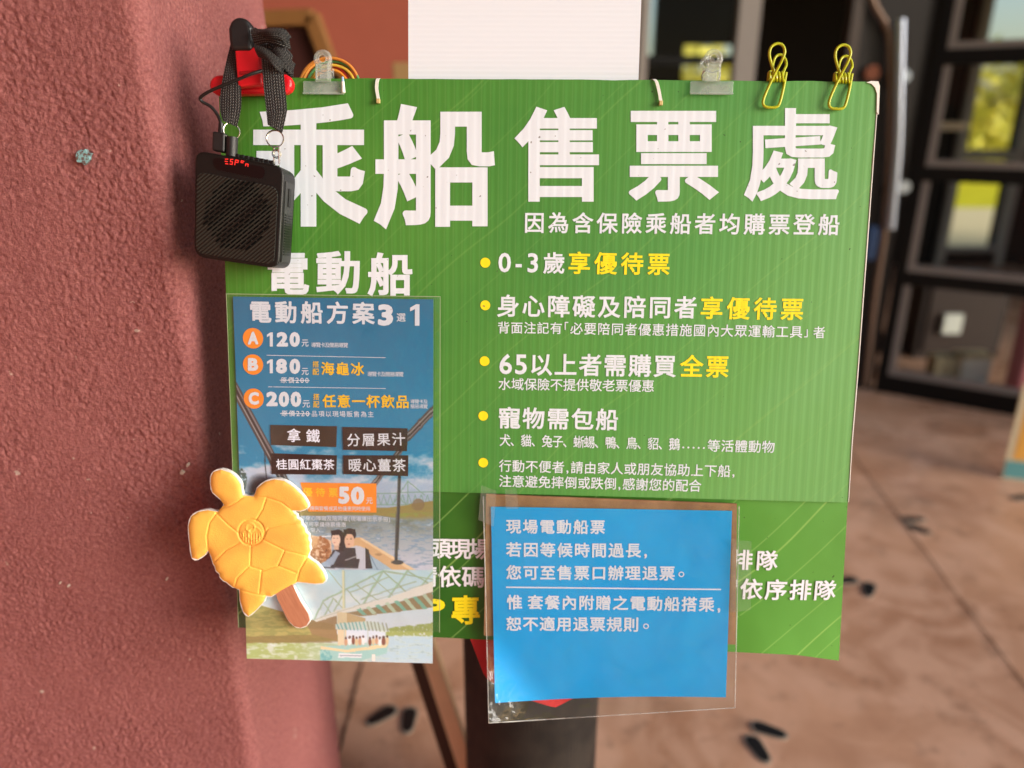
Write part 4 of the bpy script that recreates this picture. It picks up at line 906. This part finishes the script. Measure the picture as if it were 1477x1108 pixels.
def relief(poly_, w0, step, hf):
    inner = shrink(poly_, 4); P = np.array(inner); pts = [Vector(p) for p in inner]; n = len(pts); edges = [(i, (i + 1) % n) for i in range(n)]
    gx, gy = np.meshgrid(np.arange(P[:, 0].min(), P[:, 0].max(), step), np.arange(P[:, 1].min(), P[:, 1].max(), step)); gx = gx.ravel() + rng.uniform(-.5, .5, gx.size); gy = gy.ravel() + rng.uniform(-.5, .5, gy.size)
    ins = np.zeros(gx.size, bool); dist = np.full(gx.size, 1e9)
    for i in range(n):
        ax, ay = P[i]; bx, by = P[(i + 1) % n]
        if ay != by: ins ^= ((ay > gy) != (by > gy)) & (gx < (bx - ax) * (gy - ay) / (by - ay) + ax)
        L2 = (bx - ax) ** 2 + (by - ay) ** 2 + 1e-9; t = np.clip(((gx - ax) * (bx - ax) + (gy - ay) * (by - ay)) / L2, 0, 1); dist = np.minimum(dist, np.hypot(gx - ax - t * (bx - ax), gy - ay - t * (by - ay)))
    ok = ins & (dist > step * .5); gx, gy, dist = gx[ok], gy[ok], dist[ok]
    r = delaunay_2d_cdt(pts + [Vector((a_, b_)) for a_, b_ in zip(gx, gy)], [], [list(range(n))], 0, 1e-4, True); r = list(r); r[2] = [f for f, of in zip(r[2], r[5]) if of]
    V = np.array([tuple(v) for v in r[0]]); dd = np.zeros(len(V)); 
    for k, ov in enumerate(r[3]):
        j = [q for q in ov if q >= n]
        if j: dd[k] = dist[j[0] - n]
    H = hf(V[:, 0], V[:, 1], dd); out = []
    for (x_, y_), h in zip(V, H): px, py = tp([(x_, y_)])[0]; out.append(bl(px, py, w0 + h))
    F = []
    for f in r[2]:
        a_, b_, c_ = (V[i] for i in f); F.append(tuple(f) if ((b_[0] - a_[0]) * (c_[1] - a_[1]) - (b_[1] - a_[1]) * (c_[0] - a_[0])) < 0 else tuple(f)[::-1])
    return out, F
def dline(x, y, g):
    d = np.full(x.shape, 1e9)
    for (ax, ay), (bx, by) in zip(g[:-1], g[1:]):
        t = np.clip(((x - ax) * (bx - ax) + (y - ay) * (by - ay)) / ((bx - ax) ** 2 + (by - ay) ** 2), 0, 1); d = np.minimum(d, np.hypot(x - ax - t * (bx - ax), y - ay - t * (by - ay)))
    return d
def hf(x, y, d):
    h = .0004 + .0030 * (1 - np.exp(-d / 16.))
    for g in grooves: h -= .0009 * np.exp(-(dline(x, y, g) / 4.5) ** 2)
    rr = np.hypot(x - 438, y - 460); h -= .0013 * np.exp(-((rr - 80) / 5.0) ** 2); h = np.where(rr < 78, h - .0005, h)
    for cx, cy, r0 in ((430, 430, 26), (455, 470, 40), (405, 470, 22)): h += np.where(rr < 72, .0007 * np.exp(-((np.hypot(x - cx, y - cy) - r0) / 5.) ** 2), 0)
    h += np.where((rr < 70) & (y > 465), .0005 * np.sin(x * .38), 0)
    return np.maximum(h, .0003)
b = NB('turtle_print'); x, y, z = b.xyz(); n = b.noise(30, 3); ed_ = b.noise(22, 2)
M_turtle = b.set(b.mix(b.ramp(ed_, (.4, 0.), (.7, .8)), b.mix(n, lin(238, 166, 70), lin(246, 182, 88)), lin(248, 204, 90)), .55, .3); b.bump(b.noise(700, 3), .0004)
mk('turtle_face', relief(outline, TW, 5.0, hf), M_turtle, turtle, smooth=True)
b = NB('stick_wood'); x, y, z = b.xyz(); v = b.n('CombineXYZ'); a = R(-64)
b.l(b.math('ADD', b.math('MULTIPLY', x, math.sin(a) * 420), b.math('MULTIPLY', y, -math.cos(a) * 420)), v.inputs[0]); b.l(b.math('ADD', b.math('MULTIPLY', x, math.cos(a) * 30), b.math('MULTIPLY', y, math.sin(a) * 30)), v.inputs[1])
M_stick = b.set(b.mix(b.noise(1., 4, .6, v.outputs[0]), lin(150, 88, 62), lin(214, 150, 116)), .5)
mk('pop_stick', prism(pxpoly(tp([(686, 770)] + shrink(T_stick, 4)[1:-1] + [(600, 872), (590, 840)]), TW), TW - .0001, TW + .0006), M_stick, turtle)

# ------------------------------------------------------------------ clips, ties, bands along the top edge
M_clear = film('clear_plastic', .24, .08, (.90, .95, .93, 1), 60, .001); M_cleargreen = film('clip_plate_plastic', .22, .12, (.74, .88, .82, 1), 40, .001)
M_wirem = NB('steel_wire').set(lin(190, 190, 190), .3, .5, 1.0)
def clear_clip(cx, label):
    t = thing('clear_clip', label, 'clip', bl(cx, 118, .0), MB, 'clear plastic clips on the board top')
    c = np.array(bl(cx, 118, 0))
    def bx(x0, x1, y0, y1, z0, z1, r=.0006): v, f = bevelled(box(x0 * MM, x1 * MM, -y1 * MM, -y0 * MM, z0, z1), r, 2); return [tuple(np.array(p) + c) for p in v], f
    def pt(x, y, z): return tuple(c + np.array([x * MM, -y * MM, z]))
    mk('front_plate', join(bx(-30, 30, 0, 17, .0015, .0035, .0009), bx(-30, 30, 16, 19, .0035, .0055, .0006)), M_cleargreen, t); mk('back_plate', bx(-29, 29, 0, 18, -.012, -.0095, .0009), M_cleargreen, t)
    mk('lever', join(bx(-11, 11, -22, 2, .003, .0065, .0008), bx(-9, -7, -22, 0, .0065, .0085, .0004), bx(7, 9, -22, 0, .0065, .0085, .0004)), M_clear, t)
    mk('lever', bx(-10, 10, -22, 2, -.012, -.008, .0008), M_clear, t)
    mk('finger_ring', join(ring(pt(0, -29, .005), 10 * MM, .0024), ring(pt(0, -29, .0065), 5.6 * MM, .0009)), M_clear, t, smooth=True); mk('finger_ring', ring(pt(-3, -29, -.012), 8.5 * MM, .0018), M_clear, t, smooth=True)
    mk('spring', tube([pt(-8, 2, -.008), pt(-13, -8, -.002), pt(-10, -14, .002), pt(0, -12, .002), pt(10, -14, .002), pt(12, -8, -.002), pt(8, 2, -.008)], .0006, 8), M_wirem, t, smooth=True)
    return t
clear_clip(468, 'clear clip with a greenish plate on the board top, before the rubber bands'); clear_clip(1026, 'clear clip with a greenish plate on the board top, left of the green wire clips')
M_lime = flat('lime_coated_wire', (178, 182, 22), .35, .5, .1, 80)
def cp(x, y): return (860 + x / 3.357, y / 3.357)
def wire_clip(dx, dy, label):
    t = thing('wire_clip', label, 'wire clip', bl(1118 + dx, 118, 0), MB, 'lime wire clips on the board top')
    f = [(920, 352, -.001), (906, 430, .003), (888, 500, .004), (872, 518, .004), (845, 521, .004), (816, 515, .004), (808, 490, .004), (830, 430, .004), (868, 352, .006), (900, 290, .010), (913, 248, .011), (900, 218, .011), (872, 212, .011), (846, 230, .011), (838, 265, .010), (848, 310, .006), (862, 348, .002)]
    bk = [(832, 395, -.006), (836, 352, -.004), (850, 345, -.006), (858, 300, -.010), (872, 272, -.012), (895, 266, -.012), (914, 285, -.012), (920, 315, -.010), (908, 345, -.006), (900, 395, -.004), (905, 470, -.008), (850, 490, -.008), (836, 400, -.007)]
    mk('front_wire', tube([bl(cp(x, y)[0] + dx, cp(x, y)[1] + dy, z) for x, y, z in f], .00145, 10), M_lime, t, smooth=True)
    mk('back_wire', tube([bl(cp(x, y)[0] + dx, cp(x, y)[1] + dy, z) for x, y, z in bk], .00145, 10), M_lime, t, smooth=True)
    c = [];
    for k in range(60):
        a_ = k / 60 * 5 * 2 * math.pi; x = 838 + 76 * k / 60; c.append(bl(cp(x, 370 - 14 * math.cos(a_))[0] + dx, cp(x, 372 - 22 * math.cos(a_))[1] + dy, -.001 + .0062 * math.sin(a_)))
    mk('coil', tube(c, .00135, 8, False, 2), M_lime, t, smooth=True); return t
wire_clip(0, 0, 'lime green wire clip, left of the pair near the board corner'); wire_clip(95, 2, 'lime green wire clip nearest the top right corner of the board')
M_tie = flat('white_nylon', (226, 226, 220), .4, .5)
def tie(pts, wd, label):
    V = []; F = []
    P = [np.array(bl(x, y, z)) for x, y, z in catmull(pts, 5)]
    for p in P: V += [tuple(p - np.array([wd * MM / 2, 0, 0])), tuple(p + np.array([wd * MM / 2, 0, 0])), tuple(p + np.array([wd * MM / 2, 0, .0012])), tuple(p + np.array([-wd * MM / 2, 0, .0012]))]
    n = len(P)
    for i in range(n - 1):
        for k in range(4): a_ = i * 4 + k; b_ = i * 4 + (k + 1) % 4; F.append((a_, b_, b_ + 4, a_ + 4))
    F += [(3, 2, 1, 0), tuple(4 * n - 4 + k for k in range(4))]
    t = thing('cable_tie', label, 'cable tie', bl(pts[0][0], pts[0][1], 0), MB, 'white cable ties through the board'); mk('strap_band', (V, F), M_tie, t)
    x, y, z = pts[-1]; p = bl(x, y + 3, z); mk('tie_head', bevelled(box(p[0] - .0019, p[0] + .0019, p[1] - .0025, p[1] + .0022, p[2] - .001, p[2] + .003), .0006, 2), flat('yellowed_nylon', (200, 178, 120), .5), t); return t
tie([(550, 116, -.006), (547, 113.5, -.001), (544.5, 116, .002), (543.5, 128, .0016), (546, 143, .002)], 4.5, 'short white cable tie above the big second character')
tie([(938, 118, -.006), (942, 114.5, -.001), (946.5, 118, .002), (950, 130, .0016), (953, 146, .002)], 4.5, 'white cable tie through the board top above the fourth character')
bands = [((205, 128, 52), 44, 0, 'amber rubber band, outermost of the bundle behind the clip'), ((224, 150, 66), 41.5, 2, 'orange rubber band, second from the outside of the bundle'), ((196, 62, 38), 37.5, 1, 'thin red rubber band crossing the right side of the bundle'), ((218, 146, 50), 39, -2, 'orange rubber band just inside the red one'),
         ((84, 140, 84), 38, 6, 'green rubber band on the right side of the bundle'), ((236, 190, 70), 33, 5, 'yellow rubber band below the green one'), ((160, 34, 26), 34, -4, 'dark red rubber band on the left side of the bundle'), ((232, 164, 64), 30, 3, 'pale orange rubber band near the middle of the bundle'), ((210, 128, 40), 26, 1, 'amber rubber band, innermost of the bundle')]
for k, (c, r, dx, lab) in enumerate(bands):
    cx, cy = 475 + dx, 127
    P = [bl(cx + r * math.cos(a_) * (1.0 + .02 * math.sin(3 * a_ + k)), cy + r * math.sin(a_) * (1.0 + .02 * math.cos(2 * a_ + k)), -.012 - .0022 * (k % 4) - .002 * math.sin(a_ + k)) for a_ in np.linspace(0, 6.2832, 28, endpoint=False)]
    V, F = tube(P, .0016, 8, True, 2); o = mk('rubber_band', (V, F), flat('rubber_%d' % k, c, .5, .4, .08), base=P[0], frame=MB, smooth=True); props(o, lab, 'rubber band', 'rubber bands behind the clip')
o = thing('pen_stub', 'little white pen tip with a pale blue end beside the left clear clip', 'pen', bl(495, 125, .006), MB)
mk('barrel', cyl(bl(495.5, 134, .006), bl(494.5, 118, .006), .0021, .0016), M_tie, o, smooth=True); mk('cap', cyl(bl(494.5, 118, .006), bl(494, 111, .006), .0016, .0011), flat('pale_blue_plastic', (150, 180, 214), .4), o, smooth=True)

# ------------------------------------------------------------------ red spring clamp
M_redp = flat('red_plastic', (206, 22, 34), .35, .5, .08, 30); M_blackp = flat('black_plastic', (24, 23, 24), .45, .5, .15, 40, bump=.0003, bscale=900)
clamp = thing('spring_clamp', 'red clamp with a black handle tip, holding the board top left to the column', 'clamp', bl(360, 118, .01), MB)
def bbar(c, w0, w1, r=.002): return bevelled(prism(pxpoly(c, (w0 + w1) / 2), w0, w1), r, 3)
def pill(x0, x1, y0, y1, sl=0):
    r = (y1 - y0) / 2; P = []
    for a_ in np.linspace(90, 270, 9): P.append((x0 + r + r * math.cos(R(a_)), (y0 + y1) / 2 - r * math.sin(R(a_))))
    for a_ in np.linspace(-90, 90, 9): P.append((x1 - r + r * math.cos(R(a_)), (y0 + y1) / 2 + sl - r * math.sin(R(a_))))
    return P
mk('jaw_bar', bbar(pill(305, 424, 110, 139, -2), .004, .018, .004), M_redp, clamp, smooth=False)
mk('handle_arm', bbar([(341, 70), (376, 70), (381, 124), (346, 128)], .019, .030, .002), M_redp, clamp)
mk('arm_rib', bbar([(346, 103), (378, 101), (379, 106), (347, 108)], .030, .0315, .0006), flat('dark_red_plastic', (150, 14, 22), .4), clamp)
mk('handle_tip', bbar([(337, 76), (334, 60), (333, 44), (337, 33), (345, 28), (354, 28), (362, 33), (367, 43), (368, 60), (367, 76)], .017, .033, .004), M_blackp, clamp)
mk('rear_handle', bbar([(368, 40), (382, 48), (396, 80), (400, 118), (378, 118), (372, 80)], -.002, .012, .003), M_blackp, clamp)

# ------------------------------------------------------------------ voice amplifier with strap, rings and leads
amp = thing('voice_amplifier', 'black square portable voice amplifier with red digits, hanging on a black strap before the board', 'loudspeaker', bl(352, 300, .03), MB)
WF, WBk = .046, .008
fc = [(281, 216), (410, 240), (402, 388), (279, 370)]
def rrect(c, r, n=7):
    c = [np.array(p, float) for p in c]; out = []
    for i in range(4):
        p = c[i]; a_ = c[i - 1] - p; b_ = c[(i + 1) % 4] - p; a_ /= np.linalg.norm(a_); b_ /= np.linalg.norm(b_); p0 = p + a_ * r; p1 = p + b_ * r
        for t in np.linspace(0, 1, n): out.append(tuple((1 - t) ** 2 * p0 + 2 * t * (1 - t) * p + t * t * p1))
    return out
def at_front(P): return [bl(x, y, WF)[:2] for x, y in P]
M_amp = flat('amp_shell', (15, 13, 11), .42, .35, .15, 40, bump=.0002, bscale=1500); M_ampside = flat('amp_side', (38, 38, 36), .45, .5, .1, 40)
mk('body', bevelled(prism(at_front(rrect(fc, 17)), WBk, WF), .0022, 3), M_amp, amp, smooth=False)
def lerpq(s, t): c = np.array(fc, float); return tuple((1 - t) * ((1 - s) * c[0] + s * c[1]) + t * ((1 - s) * c[3] + s * c[2]))
b = NB('amp_grille'); x, y, z = b.xyz(); t = b.math('ADD', b.math('MULTIPLY', x, .62), b.math('MULTIPLY', y, -.78)); sn = b.math('SINE', b.math('MULTIPLY', t, 2 * math.pi / .0031)); b.bump(sn, .0003)
M_grille = b.set(b.mix(b.ramp(sn, (.2, 0.), (1., 1.)), lin(24, 22, 17), lin(33, 31, 24)), .5, .45)
gp = rrect([lerpq(.03, .20), lerpq(.95, .215), lerpq(.95, .97), lerpq(.03, .965)], 13)
gr = mk('grille', bevelled(prism(at_front(gp), WF + .0002, WF + .0014), .0006, 2), M_grille, amp)
sl = []
for i in range(-8, 9):
    for j in range(-12, 13):
        sx = 415 + (i + .5 * (j % 2)) * 56 * .76 + j * 26 * .60; sy = 655 - (i + .5 * (j % 2)) * 56 * .62 + j * 26 * .80
        if ((sx - 415) / 240) ** 2 + ((sy - 655) / 255) ** 2 > 1: continue
        qx, qy = 260 + sx / 5.0375, 180 + sy / 5.0375
        sl.append(stroke([(qx - 2.7, qy + 2.3), (qx + 2.7, qy - 2.1)], 2.2, WF + .0017))
# correct perspective to the front plane is handled by bl()
slo = mk('sound_slots', join(*sl), flat('slot_black', (3, 3, 3), .9, .1), gr); slo['kind'] = 'stuff'
mk('display_window', prism(at_front(rrect([lerpq(.20, .035), lerpq(.80, .045), lerpq(.78, .165), lerpq(.22, .15)], 9)), WF + .0001, WF + .0004), NB('display_dark').set(lin(12, 4, 4), .3, .3), amp)
b = NB('red_led'); b.set(lin(60, 2, 2), .4); b.p.inputs['Emission Color'].default_value = (1, .03, .02, 1); b.p.inputs['Emission Strength'].default_value = 1.1; M_led = b.m
def dgt(pts): return stroke([(260 + x / 5.0375, 180 + y / 5.0375) for x, y in pts], 1.15, WF + .0006)
mk('led_digits', join(dgt([(328, 250), (345, 250)]), dgt([(326, 266), (343, 268)]), dgt([(330, 283), (345, 285)]), dgt([(382, 252), (366, 252), (364, 268), (380, 270), (378, 288), (362, 286)]), dgt([(396, 290), (402, 256), (422, 260), (420, 274), (400, 273)]), dgt([(446, 262), (462, 266)]), dgt([(444, 262), (442, 274), (456, 277)]), dgt([(474, 298), (477, 284), (494, 287), (491, 302)])), M_led, amp)
# right flank details (power switch, ribbed battery lid)
xr_t = bl(*lerpq(1, .2), WF); xr_b = bl(*lerpq(1, .9), WF)
def flank(t, z, o=0.0004): a_ = np.array(bl(*lerpq(1, t), WF)); return (a_[0] + o, a_[1], z)
def flank_box(t0, t1, z0, z1, o):
    V = [flank(t0, z0, o), flank(t1, z0, o), flank(t1, z1, o), flank(t0, z1, o)]; V += [(v[0] - .002, v[1], v[2]) for v in V]
    return V, [(0, 1, 2, 3), (7, 6, 5, 4), (0, 4, 5, 1), (1, 5, 6, 2), (2, 6, 7, 3), (3, 7, 4, 0)]
mk('side_panel', flank_box(.14, .93, .014, .040, .0006), M_ampside, amp)
sw = flank_box(.20, .38, .024, .031, .0014); mk('power_switch', sw, M_amp, amp)
rb = mk('side_ribs', join(*[flank_box(.46 + k * .026, .472 + k * .026, .018, .037, .0013) for k in range(16)]), M_amp, amp); rb['kind'] = 'stuff'
kb = []
for k in range(8):
    p = lerpq(.48 + k * .055, -.012); q = bl(p[0], p[1], WF - .012); kb.append(bevelled(box(q[0] - .0022, q[0] + .0022, q[1] - .002, q[1] + .0022, q[2] - .003, q[2] + .003), .0006, 2))
for v in kb: mk('button', v, M_amp, amp)
M_cable = NB('black_cable').set(lin(20, 20, 20), .4, .5)
WC = .034
mk('plug', bevelled(prism(pxpoly([(309, 190), (327, 193), (326, 221), (308, 218)], WC), WC - .005, WC + .005), .002, 3), M_blackp, amp); mk('plug_neck', tube([bl(319, 178, WC), bl(319, 192, WC)], [.0026, .0034], 12, False, 0), M_cable, amp, smooth=True)
mk('jack', cyl(bl(335, 198, WC), bl(334, 226, WC), .0058, seg=24), M_blackp, amp, smooth=True)
mk('lead', tube([bl(378, 102, .038), bl(362, 107, .042), bl(345, 114, .042), bl(320, 124, .042), bl(300, 133, .040), bl(289, 141, .038), bl(292, 147, .036), bl(304, 154, .034), bl(313, 165, .033), bl(318, 176, WC), bl(319, 184, WC)], .0017, 10), M_cable, amp, smooth=True)
M_ringm = NB('split_ring_steel').set(lin(200, 192, 180), .25, .5, 1.0)
mk('split_ring', join(ring(bl(396.5, 200, WC), 12.2 * MM * .95, .00065, (.15, .1, 1)), ring(bl(397, 200.5, WC + .001), 12.2 * MM * .95, .00055, (.12, .14, 1))), M_ringm, amp, smooth=True)
mk('split_ring', ring(bl(334, 189, WC - .002), 11 * MM, .0006, (.7, .1, 1)), M_ringm, amp, smooth=True)
mk('ring_eyelet', join(ring(bl(399, 222, WC), 5 * MM, .0012, (.3, 0, 1), 20), tube([bl(395.5, 212, WC), bl(395, 236, WC)], .0009, 8, False, 0), tube([bl(402.5, 212, WC), bl(403, 237, WC)], .0009, 8, False, 0)), M_ringm, amp, smooth=True)
# woven strap
def strap_mat():
    b = NB('woven_webbing'); uv = b.n('UVMap'); s = b.n('SeparateXYZ'); b.l(uv.outputs[0], s.inputs[0]); u, v = s.outputs[0], s.outputs[1]
    zg = b.math('ABSOLUTE', b.math('SUBTRACT', b.math('FRACT', b.math('MULTIPLY', u, 3)), .5))
    d = b.math('SINE', b.math('ADD', b.math('MULTIPLY', v, 2 * math.pi * 7), b.math('MULTIPLY', zg, 22)))
    e = b.math('SINE', b.math('MULTIPLY', u, 2 * math.pi * 8)); h = b.math('MULTIPLY', b.math('ADD', d, 1), b.math('ADD', e, 1.2))
    b.bump(h, .0005); return b.set(b.mix(b.ramp(b.math('MULTIPLY', h, .25), (.2, 0.), (1., 1.)), lin(14, 14, 15), lin(128, 124, 120)), .55, .4)
M_strap = strap_mat()
def webbing(Ls, Rs, parent=amp, th=.0014, n=7, name='strap', bulge=.0015):
    """ribbon between two pixel edges; each entry (x, y, w)"""
    Lc = catmull([bl(*p) for p in Ls], n); Rc = catmull([bl(*p) for p in Rs], n); m = len(Lc); K = 8; V = []; UV = []; acc = 0
    for k in (0, 1):
        for i in range(m):
            if i and not k: acc += np.linalg.norm((Lc[i] + Rc[i] - Lc[i - 1] - Rc[i - 1]) / 2)
            for j in range(K + 1):
                s_ = j / K; p = Lc[i] * (1 - s_) + Rc[i] * s_; p = p + np.array([0, 0, bulge * math.sin(math.pi * s_) - k * th]); V.append(tuple(p))
    F = []; W_ = K + 1; N_ = m * W_
    for i in range(m - 1):
        for j in range(K): a_ = i * W_ + j; F.append((a_, a_ + W_, a_ + W_ + 1, a_ + 1)); F.append((N_ + a_, N_ + a_ + 1, N_ + a_ + W_ + 1, N_ + a_ + W_))
        a_ = i * W_; F.append((a_, N_ + a_, N_ + a_ + W_, a_ + W_)); a_ += K; F.append((a_, a_ + W_, N_ + a_ + W_, N_ + a_))
    for i in (0, m - 1):
        for j in range(K): a_ = i * W_ + j; F.append((a_, a_ + 1, N_ + a_ + 1, N_ + a_))
    o = mk(name, (V, F), M_strap, parent, smooth=True); uvl = o.data.uv_layers.new(name='UVMap')
    D = np.r_[0, np.cumsum(np.linalg.norm(np.diff((Lc + Rc) / 2, axis=0), axis=1))] / .02
    for lp in o.data.loops: vi = lp.vertex_index % N_; uvl.data[lp.index].uv = ((vi % W_) / K, D[vi // W_])
    return o
webbing([(334, 58, .012), (326, 90, .020), (319, 125, .028), (317, 155, .032), (321, 174, .034)], [(352, 58, .012), (346, 92, .022), (347, 125, .030), (347, 155, .034), (341, 183, .034)])
webbing([(376, 66, .028), (378, 95, .036), (380, 125, .038), (384, 160, .038), (386, 180, .036)], [(406, 60, .028), (408, 95, .038), (411, 130, .038), (413, 160, .038), (406, 192, .036)])
webbing([(385, 162, .0395), (386, 180, .0395)], [(414, 158, .0405), (407, 190, .0405)])
# knot of the strap round the clamp handle
webbing([(362, 42, .034), (384, 42, .040), (404, 44, .040), (418, 50, .034)], [(368, 66, .034), (386, 62, .040), (404, 66, .042), (420, 72, .034)][::1], bulge=.004)
webbing([(366, 64, .040), (380, 68, .044), (398, 80, .044), (410, 92, .040)], [(372, 82, .040), (384, 86, .045), (396, 98, .045), (406, 106, .040)], bulge=.003)
webbing([(404, 60, .036), (412, 72, .038), (418, 84, .036), (426, 92, .030)], [(392, 74, .036), (400, 86, .038), (408, 98, .036), (423, 112, .030)], bulge=.003)
webbing([(372, 44, .036), (392, 40, .044), (410, 42, .044), (420, 54, .038)], [(378, 56, .038), (392, 56, .047), (406, 58, .046), (412, 66, .040)], bulge=.005)
webbing([(392, 60, .030), (402, 64, .030), (414, 70, .028), (422, 80, .026)], [(384, 92, .030), (396, 100, .030), (410, 104, .028), (420, 112, .026)], bulge=.004)

bpy.data.objects.remove(_cob)
